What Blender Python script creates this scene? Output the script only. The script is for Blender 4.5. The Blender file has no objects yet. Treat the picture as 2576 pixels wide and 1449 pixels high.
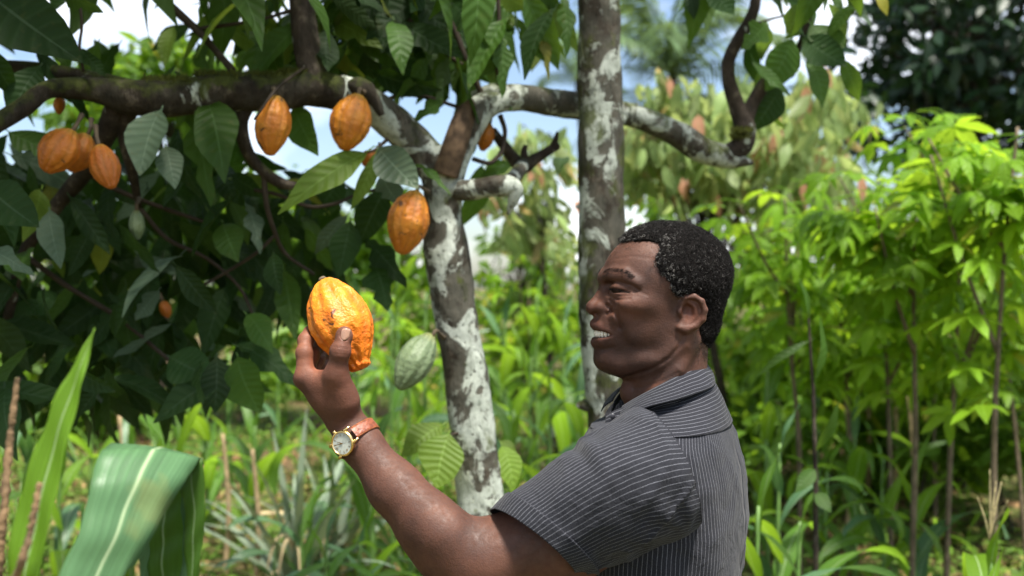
import bpy, math, random
import numpy as np
from mathutils import Vector, Matrix
random.seed(11)
RNG = np.random.default_rng(11)
R = math.radians
sc = bpy.context.scene
col = sc.collection

# ------------------------------------------------------------------ camera
CAM = Vector((0.0, 0.0, 1.62))
TX, TZ = 18.0 / 35.0, 10.125 / 35.0          # half-frame tangents of a 35 mm lens
cam_data = bpy.data.cameras.new('camera')
cam_data.lens = 35.0
cam_data.sensor_width = 36.0
cam_data.clip_start = 0.05
cam_data.clip_end = 3000.0
cam_data.dof.use_dof = True
cam_data.dof.focus_distance = 1.43
cam_data.dof.aperture_fstop = 3.4
cam_data.dof.aperture_blades = 9
cam = bpy.data.objects.new('camera', cam_data)
cam.location = CAM
cam.rotation_euler = (R(90), 0, 0)
col.objects.link(cam)
sc.camera = cam

# ------------------------------------------------------------------ sky and sun
SUN_EL, SUN_AZ = R(70), R(150)               # azimuth clockwise from +Y (the view axis)
world = bpy.data.worlds.new('World')
sc.world = world
world.use_nodes = True
wn, wl = world.node_tree.nodes, world.node_tree.links
wn.clear()
w_out = wn.new('ShaderNodeOutputWorld')
w_bg = wn.new('ShaderNodeBackground')
w_sky = wn.new('ShaderNodeTexSky')
w_sky.sky_type = 'NISHITA'
w_sky.sun_disc = False
w_sky.sun_elevation = SUN_EL
w_sky.sun_rotation = SUN_AZ
w_sky.air_density = 1.0
w_sky.dust_density = 1.5
w_tc = wn.new('ShaderNodeTexCoord')
w_map = wn.new('ShaderNodeMapping')
w_map.inputs['Scale'].default_value = (1.0, 1.0, 1.7)
w_map.inputs['Location'].default_value = (0.35, 0.1, 0.2)
w_noise = wn.new('ShaderNodeTexNoise')
w_noise.inputs['Scale'].default_value = 2.6
w_noise.inputs['Detail'].default_value = 7.0
w_noise.inputs['Roughness'].default_value = 0.55
w_ramp = wn.new('ShaderNodeValToRGB')
w_ramp.color_ramp.elements[0].position = 0.48
w_ramp.color_ramp.elements[1].position = 0.66
w_mix = wn.new('ShaderNodeMixRGB')
w_mix.inputs['Color2'].default_value = (11.5, 11.8, 12.3, 1)      # sunlit cloud
wl.new(w_tc.outputs['Generated'], w_map.inputs['Vector'])
wl.new(w_map.outputs['Vector'], w_noise.inputs['Vector'])
wl.new(w_noise.outputs['Fac'], w_ramp.inputs['Fac'])
wl.new(w_ramp.outputs['Color'], w_mix.inputs['Fac'])
wl.new(w_sky.outputs['Color'], w_mix.inputs['Color1'])
wl.new(w_mix.outputs['Color'], w_bg.inputs['Color'])
w_bg.inputs['Strength'].default_value = 0.05
wl.new(w_bg.outputs['Background'], w_out.inputs['Surface'])

sun_data = bpy.data.lights.new('sun', 'SUN')
sun_data.energy = 2.6
sun_data.angle = R(9)
sun_data.color = (1.0, 0.95, 0.87)
sun = bpy.data.objects.new('sun', sun_data)
sun_dir = Vector((math.sin(SUN_AZ) * math.cos(SUN_EL), math.cos(SUN_AZ) * math.cos(SUN_EL), math.sin(SUN_EL)))
sun.rotation_euler = (-sun_dir).to_track_quat('-Z', 'Y').to_euler()
sun.location = sun_dir * 30
col.objects.link(sun)

sc.view_settings.view_transform = 'Standard'
sc.view_settings.look = 'None'
sc.view_settings.exposure = 2.15
sc.view_settings.gamma = 1.0
sc.render.engine = 'CYCLES'
sc.cycles.use_denoising = True
sc.cycles.max_bounces = 7
sc.cycles.diffuse_bounces = 4
sc.cycles.transmission_bounces = 5
sc.cycles.glossy_bounces = 2
sc.cycles.caustics_reflective = False
sc.cycles.caustics_refractive = False

# ------------------------------------------------------------------ helpers
def P(x, y, d):
    """World point seen at (x, y) of a 2576 x 1449 view of the place, d metres in front of the camera."""
    return Vector(((x - 1288.0) / 1288.0 * TX * d, d, CAM.z - (y - 724.5) / 724.5 * TZ * d))

def S(d):
    """Metres per view pixel at distance d."""
    return TZ * d / 724.5

def Pa(pts):
    return np.array([P(*p) for p in pts])

def tag(o, label=None, cat=None, group=None, kind=None):
    if label: o['label'] = label
    if cat: o['category'] = cat
    if group: o['group'] = group
    if kind: o['kind'] = kind
    return o

def empty(name, loc, label=None, cat=None, group=None):
    o = bpy.data.objects.new(name, None)
    o.empty_display_size = 0.05
    col.objects.link(o)
    o.location = loc
    return tag(o, label, cat, group)

def link(name, me, parent=None, mat=None, mw=None):
    """One mesh object; mw is its world matrix, kept when it gets a parent (parents here are only moved, never turned)."""
    o = bpy.data.objects.new(name, me)
    col.objects.link(o)
    if mat is not None and not me.materials:
        me.materials.append(mat)
    if mw is None:
        mw = Matrix.Identity(4)
    if parent is not None:
        o.parent = parent
        off = WORLD_LOC(parent)
        o.matrix_basis = Matrix.Translation(-off) @ mw
    else:
        o.matrix_basis = mw
    return o

def WORLD_LOC(o):
    v = Vector((0, 0, 0))
    while o is not None:
        v = v + o.matrix_basis.translation
        o = o.parent
    return v

def mesh(name, v, f, uv=None, smooth=True, mat=None, attrs=None):
    """v (n,3); f (m,4) or (m,3) int array or list of faces; uv per vertex."""
    me = bpy.data.meshes.new(name)
    v = np.asarray(v, dtype=np.float32)
    if isinstance(f, np.ndarray):
        m, k = f.shape
        me.vertices.add(len(v)); me.vertices.foreach_set('co', v.ravel())
        me.loops.add(m * k); me.loops.foreach_set('vertex_index', f.astype(np.int32).ravel())
        me.polygons.add(m)
        me.polygons.foreach_set('loop_start', np.arange(0, m * k, k, dtype=np.int32))
        me.polygons.foreach_set('loop_total', np.full(m, k, dtype=np.int32))
        me.update(calc_edges=True)
        idx = f.ravel()
    else:
        me.from_pydata([tuple(map(float, p)) for p in v], [], f)
        idx = np.array([i for fc in f for i in fc])
    if uv is not None:
        ul = me.uv_layers.new(name='UVMap')
        ul.data.foreach_set('uv', np.asarray(uv, dtype=np.float32)[idx].ravel())
    if attrs:
        for an, av in attrs.items():
            av = np.asarray(av, dtype=np.float32)
            if av.ndim == 1:
                at = me.attributes.new(an, 'FLOAT', 'POINT'); at.data.foreach_set('value', av)
            else:
                at = me.attributes.new(an, 'FLOAT_VECTOR', 'POINT'); at.data.foreach_set('vector', av.ravel())
    if smooth:
        me.polygons.foreach_set('use_smooth', np.ones(len(me.polygons), dtype=bool))
    if mat is not None:
        me.materials.append(mat)
    me.validate()
    return me

def catmull(pts, n):
    """n samples along a Catmull-Rom spline through the rows of pts (any number of columns)."""
    p = np.asarray(pts, dtype=float)
    p = np.vstack([2 * p[0] - p[1], p, 2 * p[-1] - p[-2]])
    segs = len(p) - 3
    t = np.linspace(0, segs, n)
    i = np.minimum(t.astype(int), segs - 1)
    u = (t - i)[:, None]
    a, b, c, d = p[i], p[i + 1], p[i + 2], p[i + 3]
    return 0.5 * (2 * b + (c - a) * u + (2 * a - 5 * b + 4 * c - d) * u * u + (3 * b - a - 3 * c + d) * u ** 3)

def frames(c):
    """Tangent and two stable normals along a polyline."""
    t = np.gradient(c, axis=0)
    t /= np.linalg.norm(t, axis=1)[:, None] + 1e-12
    n = np.zeros_like(t)
    a = np.array([0, 1.0, 0]) if abs(t[0][1]) < 0.9 else np.array([1.0, 0, 0])
    n[0] = a - t[0] * a.dot(t[0]); n[0] /= np.linalg.norm(n[0])
    for k in range(1, len(t)):
        v = n[k - 1] - t[k] * n[k - 1].dot(t[k])
        n[k] = v / np.linalg.norm(v)
    return t, n, np.cross(t, n)

def vnoise(p, seed=0):
    """Smooth value noise in [-1, 1] for an (n,3) array."""
    p = np.asarray(p, dtype=float)
    i = np.floor(p).astype(np.int64); f = p - i
    f = f * f * (3 - 2 * f)
    def h(a):
        n = a[:, 0] * 374761393 + a[:, 1] * 668265263 + a[:, 2] * 2147483647 + seed * 144665
        n = (n ^ (n >> 13)) * 1274126177
        n = n ^ (n >> 16)
        return (n & 0xffff) / 32767.5 - 1
    r = 0
    for dx in (0, 1):
        for dy in (0, 1):
            for dz in (0, 1):
                w = (f[:, 0] if dx else 1 - f[:, 0]) * (f[:, 1] if dy else 1 - f[:, 1]) * (f[:, 2] if dz else 1 - f[:, 2])
                r = r + w * h(i + np.array([dx, dy, dz]))
    return r

def tube(pts, radii, n=None, sides=14, rough=0.0, rscale=20.0, cap=True, seed=0, uvs=True):
    """Knobbly tapered tube through pts: (v, f, uv)."""
    pts = np.asarray(pts, dtype=float)
    if n is None:
        n = max(2 * len(pts), 4)
    c = catmull(np.hstack([pts, np.asarray(radii, dtype=float)[:, None]]), n)
    r = np.maximum(c[:, 3], 1e-4); c = c[:, :3]
    t, a, b = frames(c)
    th = np.linspace(0, 2 * math.pi, sides, endpoint=False)
    v = c[:, None, :] + r[:, None, None] * (np.cos(th)[None, :, None] * a[:, None, :] + np.sin(th)[None, :, None] * b[:, None, :])
    if rough:
        flat = v.reshape(-1, 3)
        d = vnoise(flat * rscale, seed) * 0.6 + vnoise(flat * rscale * 2.3, seed + 5) * 0.4
        nrm = (v - c[:, None, :]).reshape(-1, 3)
        v = (flat + nrm * (d * rough)[:, None]).reshape(v.shape)
    f = []
    for i in range(n - 1):
        for j in range(sides):
            k = (j + 1) % sides
            f.append((i * sides + j, i * sides + k, (i + 1) * sides + k, (i + 1) * sides + j))
    vv = v.reshape(-1, 3)
    if cap:
        f.append(tuple(range(sides - 1, -1, -1)))
        f.append(tuple((n - 1) * sides + j for j in range(sides)))
    ll = np.concatenate([[0], np.cumsum(np.linalg.norm(np.diff(c, axis=0), axis=1))])
    uv = np.stack(np.meshgrid(np.linspace(0, 1, sides), ll), -1).reshape(-1, 2)
    return vv, f, uv

def merge(parts):
    """Join (v, f, uv) triples."""
    V, F, U, o = [], [], [], 0
    for v, f, u in parts:
        V.append(v); U.append(u if u is not None else np.zeros((len(v), 2)))
        F += [tuple(int(i) + o for i in fc) for fc in f]
        o += len(v)
    return np.vstack(V), F, np.vstack(U)

def terrain(x, y):
    """Height of the ground: a gentle rise behind the trees."""
    t = np.clip((np.asarray(y, dtype=float) - 2.0) / 6.0, 0, 1)
    return 0.34 * t * t * (3 - 2 * t) + 0.03 * np.sin(np.asarray(x) * 1.3 + 1) * np.sin(np.asarray(y) * 0.9)
# ------------------------------------------------------------------ materials
def nmat(name):
    m = bpy.data.materials.new(name)
    m.use_nodes = True
    nt = m.node_tree
    b = nt.nodes['Principled BSDF']
    return m, nt, nt.nodes, nt.links, b

def ramp(N, stops):
    r = N.new('ShaderNodeValToRGB')
    e = r.color_ramp.elements
    while len(e) < len(stops):
        e.new(0.5)
    for k, (p, c) in enumerate(stops):
        e[k].position = p
        e[k].color = (*c, 1) if len(c) == 3 else c
    return r

def noise(N, L, vec, scale, detail=4, rough=0.55, dist=0.0):
    n = N.new('ShaderNodeTexNoise')
    n.inputs['Scale'].default_value = scale
    n.inputs['Detail'].default_value = detail
    n.inputs['Roughness'].default_value = rough
    n.inputs['Distortion'].default_value = dist
    if vec is not None:
        L.new(vec, n.inputs['Vector'])
    return n

def mixc(N, L, fac, a, b, mode='MIX'):
    m = N.new('ShaderNodeMixRGB')
    m.blend_type = mode
    for sock, val in (('Fac', fac), ('Color1', a), ('Color2', b)):
        if hasattr(val, 'is_output'):
            L.new(val, m.inputs[sock])
        elif isinstance(val, (int, float)):
            m.inputs[sock].default_value = val if sock == 'Fac' else (val, val, val, 1)
        else:
            m.inputs[sock].default_value = (*val, 1)
    return m.outputs['Color']

def math_(N, L, op, a, b=None, clamp=False):
    m = N.new('ShaderNodeMath')
    m.operation = op
    m.use_clamp = clamp
    for i, val in enumerate((a, b)):
        if val is None: continue
        if hasattr(val, 'is_output'):
            L.new(val, m.inputs[i])
        else:
            m.inputs[i].default_value = val
    return m.outputs[0]

def bump(N, L, b, height, strength=0.3, dist=0.01):
    bp = N.new('ShaderNodeBump')
    bp.inputs['Strength'].default_value = strength
    bp.inputs['Distance'].default_value = dist
    L.new(height, bp.inputs['Height'])
    L.new(bp.outputs['Normal'], b.inputs['Normal'])
    return bp

def leaf_material(name, base, back, var=0.5, trans=0.42, tcol=None, rough=0.5, spec=0.22, veins=9, rare=None, rare_at=0.92, spots=0.25, midrib=0.35):
    """Leaf: tinted per leaf, veins from its UVs, light coming through the blade."""
    m, nt, N, L, b = nmat(name)
    geo = N.new('ShaderNodeNewGeometry')
    oi = N.new('ShaderNodeObjectInfo')
    rnd = math_(N, L, 'FRACT', math_(N, L, 'ADD', geo.outputs['Random Per Island'], oi.outputs['Random']))
    dark = tuple(c * (1 - var * 0.6) for c in base)
    lite = tuple(min(1, c * (1 + var)) for c in base)
    stops = [(0.0, dark), (0.55, base), (rare_at - 0.02, lite)]
    if rare:
        stops += [(rare_at, rare)]
    rp = ramp(N, stops)
    L.new(rnd, rp.inputs['Fac'])
    uv = N.new('ShaderNodeUVMap')
    sep = N.new('ShaderNodeSeparateXYZ')
    L.new(uv.outputs['UV'], sep.inputs[0])
    ax = math_(N, L, 'ABSOLUTE', math_(N, L, 'SUBTRACT', sep.outputs['X'], 0.5))
    # side veins sweep towards the tip
    w = N.new('ShaderNodeTexWave')
    w.wave_type = 'BANDS'
    w.bands_direction = 'Y'
    cmb = N.new('ShaderNodeCombineXYZ')
    L.new(math_(N, L, 'SUBTRACT', sep.outputs['Y'], math_(N, L, 'MULTIPLY', ax, 0.28)), cmb.inputs['Y'])
    L.new(cmb.outputs[0], w.inputs['Vector'])
    w.inputs['Scale'].default_value = veins / 3.2
    w.inputs['Distortion'].default_value = 0.6
    vein = math_(N, L, 'POWER', w.outputs['Fac'], 8.0)
    mid = math_(N, L, 'LESS_THAN', ax, 0.022)
    c = mixc(N, L, math_(N, L, 'MULTIPLY', vein, 0.22), rp.outputs['Color'], tuple(min(1, q * 1.7 + 0.015) for q in base))
    c = mixc(N, L, math_(N, L, 'MULTIPLY', mid, midrib), c, tuple(min(1, q * 2.2 + 0.06) for q in base))
    tc = N.new('ShaderNodeTexCoord')
    ns = noise(N, L, tc.outputs['Object'], 14 if spots else 5, 3)
    rs = ramp(N, [(0.60, (0, 0, 0)), (0.72, (1, 1, 1))])
    L.new(ns.outputs['Fac'], rs.inputs['Fac'])
    c = mixc(N, L, math_(N, L, 'MULTIPLY', rs.outputs['Color'], spots), c, (0.16, 0.13, 0.035))
    c = mixc(N, L, geo.outputs['Backfacing'], c, mixc(N, L, 0.55, c, back))
    L.new(c, b.inputs['Base Color'])
    b.inputs['Roughness'].default_value = rough
    b.inputs['Specular IOR Level'].default_value = spec
    bump(N, L, b, math_(N, L, 'ADD', w.outputs['Fac'], math_(N, L, 'MULTIPLY', ns.outputs['Fac'], 0.8)), 0.35, 0.004)
    t = N.new('ShaderNodeBsdfTranslucent')
    tcol = tcol or tuple(min(1, q) for q in (base[0] * 3.2 + 0.06, base[1] * 2.6 + 0.10, base[2] * 0.7))
    tint = mixc(N, L, 0.5, c, tcol)
    L.new(mixc(N, L, math_(N, L, 'MULTIPLY', vein, 0.3), tint, tuple(q * 0.5 for q in tcol)), t.inputs['Color'])
    mx = N.new('ShaderNodeMixShader')
    mx.inputs['Fac'].default_value = trans
    L.new(b.outputs[0], mx.inputs[1])
    L.new(t.outputs[0], mx.inputs[2])
    L.new(mx.outputs[0], N['Material Output'].inputs['Surface'])
    return m

def bark_material(name, base, lichen=0.5, moss=0.2, scale=7.0, lcol=(0.52, 0.55, 0.49), pale=(0.17, 0.14, 0.105)):
    m, nt, N, L, b = nmat(name)
    tc = N.new('ShaderNodeTexCoord')
    mp = N.new('ShaderNodeMapping')
    mp.inputs['Scale'].default_value = (1, 1, 0.75)
    L.new(tc.outputs['Object'], mp.inputs['Vector'])
    v = mp.outputs['Vector']
    n1 = noise(N, L, v, scale * 3, 6, 0.65)
    r1 = ramp(N, [(0.3, tuple(c * 0.45 for c in base)), (0.55, base), (0.75, pale)])
    L.new(n1.outputs['Fac'], r1.inputs['Fac'])
    # fine lengthwise cracks
    mp2 = N.new('ShaderNodeMapping')
    mp2.inputs['Scale'].default_value = (1, 1, 0.12)
    L.new(tc.outputs['Object'], mp2.inputs['Vector'])
    n4 = noise(N, L, mp2.outputs['Vector'], scale * 28, 3, 0.6)
    r4 = ramp(N, [(0.32, (0.35, 0.35, 0.35)), (0.5, (1, 1, 1))])
    L.new(n4.outputs['Fac'], r4.inputs['Fac'])
    c = mixc(N, L, 0.7, r1.outputs['Color'], r4.outputs['Color'], 'MULTIPLY')
    # lichen crusts: patches with hard, ragged edges
    n2 = noise(N, L, v, scale * 1.15, 7, 0.62, 0.5)
    p = 0.62 - lichen * 0.22
    r2 = ramp(N, [(p, (0, 0, 0)), (p + 0.035, (1, 1, 1))])
    L.new(n2.outputs['Fac'], r2.inputs['Fac'])
    n3 = noise(N, L, v, scale * 5, 5, 0.7)
    r3 = ramp(N, [(0.3, tuple(q * 0.38 for q in lcol)), (0.5, tuple(q * 0.85 for q in lcol)), (0.72, tuple(min(1, q * 1.15) for q in lcol))])
    L.new(n3.outputs['Fac'], r3.inputs['Fac'])
    n3b = noise(N, L, v, scale * 1.7, 3)
    lc = mixc(N, L, n3b.outputs['Fac'], r3.outputs['Color'], mixc(N, L, 0.5, r3.outputs['Color'], (0.25, 0.30, 0.20)))
    speck = ramp(N, [(0.29, (0, 0, 0)), (0.36, (1, 1, 1))])
    L.new(noise(N, L, v, scale * 12, 2).outputs['Fac'], speck.inputs['Fac'])
    lfac = math_(N, L, 'MULTIPLY', r2.outputs['Color'], speck.outputs['Color'])
    thin = ramp(N, [(p - 0.12, (0, 0, 0)), (p + 0.02, (1, 1, 1))])
    L.new(noise(N, L, v, scale * 2.4, 6, 0.7, 0.3).outputs['Fac'], thin.inputs['Fac'])
    c = mixc(N, L, math_(N, L, 'MULTIPLY', thin.outputs['Color'], 0.75 * lichen), c, mixc(N, L, n1.outputs['Fac'], (0.06, 0.06, 0.045), (0.20, 0.20, 0.16)))
    c = mixc(N, L, lfac, c, lc)
    # moss, thicker on upward faces where it grows
    geo = N.new('ShaderNodeNewGeometry')
    sep = N.new('ShaderNodeSeparateXYZ')
    L.new(geo.outputs['Normal'], sep.inputs[0])
    n5 = noise(N, L, v, scale * 1.6, 5, 0.65)
    mf = math_(N, L, 'ADD', n5.outputs['Fac'], math_(N, L, 'MULTIPLY', sep.outputs['Z'], 0.16))
    r5 = ramp(N, [(0.70 - moss * 0.3, (0, 0, 0)), (0.78 - moss * 0.3, (1, 1, 1))])
    L.new(mf, r5.inputs['Fac'])
    mc = ramp(N, [(0.35, (0.012, 0.014, 0.006)), (0.6, (0.07, 0.085, 0.015))])
    L.new(n1.outputs['Fac'], mc.inputs['Fac'])
    c = mixc(N, L, math_(N, L, 'MULTIPLY', r5.outputs['Color'], 0.85), c, mc.outputs['Color'])
    L.new(c, b.inputs['Base Color'])
    b.inputs['Roughness'].default_value = 0.88
    b.inputs['Specular IOR Level'].default_value = 0.2
    h = math_(N, L, 'ADD', n1.outputs['Fac'], math_(N, L, 'MULTIPLY', lfac, 0.35))
    h = math_(N, L, 'ADD', h, math_(N, L, 'MULTIPLY', n4.outputs['Fac'], 0.5))
    bump(N, L, b, h, 0.8, 0.008)
    return m

def plain(name, colr, rough=0.6, metal=0.0, var=0.25, scale=30.0, spec=0.5, bmp=0.2):
    m, nt, N, L, b = nmat(name)
    tc = N.new('ShaderNodeTexCoord')
    n = noise(N, L, tc.outputs['Object'], scale, 5)
    rp = ramp(N, [(0.3, tuple(c * (1 - var) for c in colr)), (0.7, tuple(min(1, c * (1 + var)) for c in colr))])
    L.new(n.outputs['Fac'], rp.inputs['Fac'])
    L.new(rp.outputs['Color'], b.inputs['Base Color'])
    b.inputs['Roughness'].default_value = rough
    b.inputs['Metallic'].default_value = metal
    b.inputs['Specular IOR Level'].default_value = spec
    if bmp:
        bump(N, L, b, n.outputs['Fac'], bmp, 0.002)
    return m

M = {}
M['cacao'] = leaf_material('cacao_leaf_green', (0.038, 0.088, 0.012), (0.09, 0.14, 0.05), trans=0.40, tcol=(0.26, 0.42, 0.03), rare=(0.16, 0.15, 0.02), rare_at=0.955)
M['cacao_shaded'] = leaf_material('cacao_leaf_shaded', (0.017, 0.040, 0.010), (0.035, 0.06, 0.02), trans=0.26, tcol=(0.11, 0.24, 0.01), spec=0.14, rough=0.55, spots=0.12)  # darker copy of the leaf: canopy shade put into its colour
M['cacao_grey'] = leaf_material('cacao_leaf_grey', (0.085, 0.125, 0.075), (0.10, 0.14, 0.08), trans=0.22, tcol=(0.2, 0.35, 0.08), rough=0.5, spots=0.3)  # paler, grey-green leaf colour
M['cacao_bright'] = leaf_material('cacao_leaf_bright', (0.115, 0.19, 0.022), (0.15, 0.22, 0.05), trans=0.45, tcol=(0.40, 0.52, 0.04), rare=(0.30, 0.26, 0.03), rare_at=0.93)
M['flush'] = leaf_material('flush_leaf', (0.24, 0.34, 0.12), (0.26, 0.30, 0.14), trans=0.52, tcol=(0.50, 0.55, 0.16), rare=(0.48, 0.20, 0.14), rare_at=0.91, rough=0.38, spots=0.12)
M['cassava'] = leaf_material('cassava_leaf', (0.135, 0.260, 0.012), (0.15, 0.25, 0.04), trans=0.55, tcol=(0.55, 0.80, 0.03), rough=0.45, spots=0.04, veins=7, rare=(0.30, 0.28, 0.03), rare_at=0.96)
M['forest'] = leaf_material('forest_leaf', (0.070, 0.145, 0.012), (0.09, 0.15, 0.03), trans=0.50, tcol=(0.38, 0.62, 0.02), rough=0.5, spots=0.0, rare=(0.26, 0.20, 0.03), rare_at=0.97)
M['forest_dark'] = leaf_material('forest_leaf_dark', (0.011, 0.032, 0.010), (0.025, 0.05, 0.02), trans=0.12, tcol=(0.06, 0.16, 0.02), rough=0.38, spots=0.0, spec=0.3)
M['palm'] = leaf_material('palm_leaflet', (0.07, 0.12, 0.05), (0.1, 0.15, 0.08), trans=0.3, spots=0.0)
M['weed'] = leaf_material('weed_leaf', (0.095, 0.175, 0.022), (0.09, 0.15, 0.04), trans=0.38, tcol=(0.24, 0.40, 0.03), rough=0.5, spots=0.1, rare=(0.30, 0.27, 0.08), rare_at=0.9)
M['litter'] = leaf_material('dry_leaf', (0.22, 0.135, 0.065), (0.26, 0.18, 0.10), trans=0.12, tcol=(0.4, 0.25, 0.1), rough=0.8, spec=0.15, spots=0.4)
M['pine'] = leaf_material('pineapple_leaf', (0.19, 0.24, 0.17), (0.22, 0.27, 0.2), trans=0.12, rough=0.45, spots=0.1, midrib=0.1)
M['straw'] = leaf_material('dry_straw', (0.42, 0.33, 0.19), (0.42, 0.34, 0.2), trans=0.2, tcol=(0.5, 0.4, 0.2), rough=0.8, spec=0.1, spots=0.2)

def maize_material(name, base, tcol, trans=0.42, rough=0.42):
    """Strap leaf: fine parallel veins and a pale midrib."""
    m, nt, N, L, b = nmat(name)
    uv = N.new('ShaderNodeUVMap')
    sep = N.new('ShaderNodeSeparateXYZ')
    L.new(uv.outputs['UV'], sep.inputs[0])
    mp = N.new('ShaderNodeMapping')
    mp.inputs['Scale'].default_value = (34, 0.7, 1)
    L.new(uv.outputs['UV'], mp.inputs['Vector'])
    n = noise(N, L, mp.outputs['Vector'], 1.0, 3, 0.6)
    oi = N.new('ShaderNodeObjectInfo')
    rp = ramp(N, [(0.25, tuple(c * 0.6 for c in base)), (0.55, base), (0.8, tuple(min(1, c * 1.5) for c in base))])
    L.new(math_(N, L, 'ADD', n.outputs['Fac'], math_(N, L, 'MULTIPLY', math_(N, L, 'SUBTRACT', oi.outputs['Random'], 0.5), 0.3)), rp.inputs['Fac'])
    ax = math_(N, L, 'ABSOLUTE', math_(N, L, 'SUBTRACT', sep.outputs['X'], 0.5))
    mid = ramp(N, [(0.010, (1, 1, 1)), (0.030, (0, 0, 0))])
    L.new(ax, mid.inputs['Fac'])
    c = mixc(N, L, math_(N, L, 'MULTIPLY', mid.outputs['Color'], 0.75), rp.outputs['Color'], (0.42, 0.52, 0.30))
    tc = N.new('ShaderNodeTexCoord')
    sp = noise(N, L, tc.outputs['Object'], 9, 4)
    rs = ramp(N, [(0.66, (0, 0, 0)), (0.74, (1, 1, 1))])
    L.new(sp.outputs['Fac'], rs.inputs['Fac'])
    c = mixc(N, L, math_(N, L, 'MULTIPLY', rs.outputs['Color'], 0.25), c, (0.30, 0.28, 0.08))
    L.new(c, b.inputs['Base Color'])
    b.inputs['Roughness'].default_value = rough
    b.inputs['Specular IOR Level'].default_value = 0.3
    bump(N, L, b, n.outputs['Fac'], 0.4, 0.002)
    t = N.new('ShaderNodeBsdfTranslucent')
    L.new(mixc(N, L, 0.6, c, tcol), t.inputs['Color'])
    mx = N.new('ShaderNodeMixShader')
    mx.inputs['Fac'].default_value = trans
    L.new(b.outputs[0], mx.inputs[1])
    L.new(t.outputs[0], mx.inputs[2])
    L.new(mx.outputs[0], N['Material Output'].inputs['Surface'])
    return m
M['maize'] = maize_material('maize_leaf', (0.078, 0.175, 0.024), (0.36, 0.62, 0.03), trans=0.5)
M['maize_blue'] = maize_material('maize_leaf_blue', (0.078, 0.165, 0.070), (0.16, 0.34, 0.05), trans=0.25, rough=0.36)
M['maize_bright'] = maize_material('maize_leaf_bright', (0.115, 0.225, 0.014), (0.36, 0.58, 0.03), trans=0.48)

M['bark'] = bark_material('cacao_bark', (0.042, 0.032, 0.021), lichen=0.62, moss=0.34, scale=9.0)
M['bark_limb'] = bark_material('cacao_limb_bark', (0.034, 0.026, 0.017), lichen=0.20, moss=0.6, scale=8.0)
M['bark_post'] = bark_material('straight_trunk_bark', (0.050, 0.040, 0.028), lichen=0.58, moss=0.60, scale=8.0)
M['bark_far'] = bark_material('cacao_far_limb_bark', (0.055, 0.043, 0.03), lichen=0.52, moss=0.45, scale=9.0)
M['bark_dark'] = bark_material('dark_bark', (0.045, 0.034, 0.025), lichen=0.05, moss=0.3, scale=9.0)
M['twig'] = plain('twig_bark', (0.045, 0.034, 0.024), 0.85, spec=0.2)
M['cassava_stem'] = plain('cassava_stem', (0.13, 0.10, 0.065), 0.8, spec=0.2, var=0.45)
M['stalk'] = plain('maize_stalk', (0.12, 0.22, 0.05), 0.5)
M['stalk_dry'] = plain('dry_maize_stalk', (0.34, 0.25, 0.14), 0.8, spec=0.15, var=0.4)
M['tassel'] = plain('maize_tassel', (0.26, 0.22, 0.10), 0.8, var=0.5, scale=60)
M['tassel_brown'] = plain('brown_tassel', (0.20, 0.125, 0.06), 0.85, var=0.6, scale=40)
M['deadwood'] = plain('splintered_wood', (0.085, 0.055, 0.032), 0.85, var=0.6, scale=40, spec=0.2, bmp=0.8)

def ground_material():
    m, nt, N, L, b = nmat('forest_soil')
    tc = N.new('ShaderNodeTexCoord')
    n1 = noise(N, L, tc.outputs['Object'], 1.1, 6, 0.6)
    n2 = noise(N, L, tc.outputs['Object'], 18, 6, 0.7)
    r2 = ramp(N, [(0.3, (0.03, 0.02, 0.012)), (0.5, (0.10, 0.065, 0.036)), (0.68, (0.22, 0.15, 0.085))])
    L.new(n2.outputs['Fac'], r2.inputs['Fac'])
    r1 = ramp(N, [(0.42, (0, 0, 0)), (0.6, (1, 1, 1))])
    L.new(n1.outputs['Fac'], r1.inputs['Fac'])
    g = ramp(N, [(0.3, (0.03, 0.05, 0.012)), (0.6, (0.12, 0.18, 0.035))])
    L.new(n2.outputs['Fac'], g.inputs['Fac'])
    L.new(mixc(N, L, math_(N, L, 'MULTIPLY', r1.outputs['Color'], 0.7), r2.outputs['Color'], g.outputs['Color']), b.inputs['Base Color'])
    b.inputs['Roughness'].default_value = 0.95
    b.inputs['Specular IOR Level'].default_value = 0.1
    bump(N, L, b, n2.outputs['Fac'], 0.9, 0.03)
    return m
M['ground'] = ground_material()
# ------------------------------------------------------------------ ground
def ground():
    xs = np.concatenate([np.linspace(-900, -14, 14), np.linspace(-12, 12, 97), np.linspace(14, 900, 14)])
    ys = np.concatenate([np.linspace(-300, -4, 8), np.linspace(-3, 18, 85), np.linspace(20, 1800, 24)])
    X, Y = np.meshgrid(xs, ys)
    Z = terrain(X, Y) + 0.02 * vnoise(np.stack([X.ravel() * 2, Y.ravel() * 2, X.ravel() * 0], 1), 2).reshape(X.shape)
    near = (np.abs(X) < 13) & (Y < 19) & (Y > -3.5)
    Z = np.where(near, Z, terrain(X, Y))
    v = np.stack([X, Y, Z], -1).reshape(-1, 3)
    c = len(xs)
    f = np.array([(i * c + j, i * c + j + 1, (i + 1) * c + j + 1, (i + 1) * c + j) for i in range(len(ys) - 1) for j in range(c - 1)])
    return tag(link('ground', mesh('ground', v, f, mat=M['ground'])), kind='structure')
ground()

def zg(x, y):
    return float(terrain(x, y))

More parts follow.
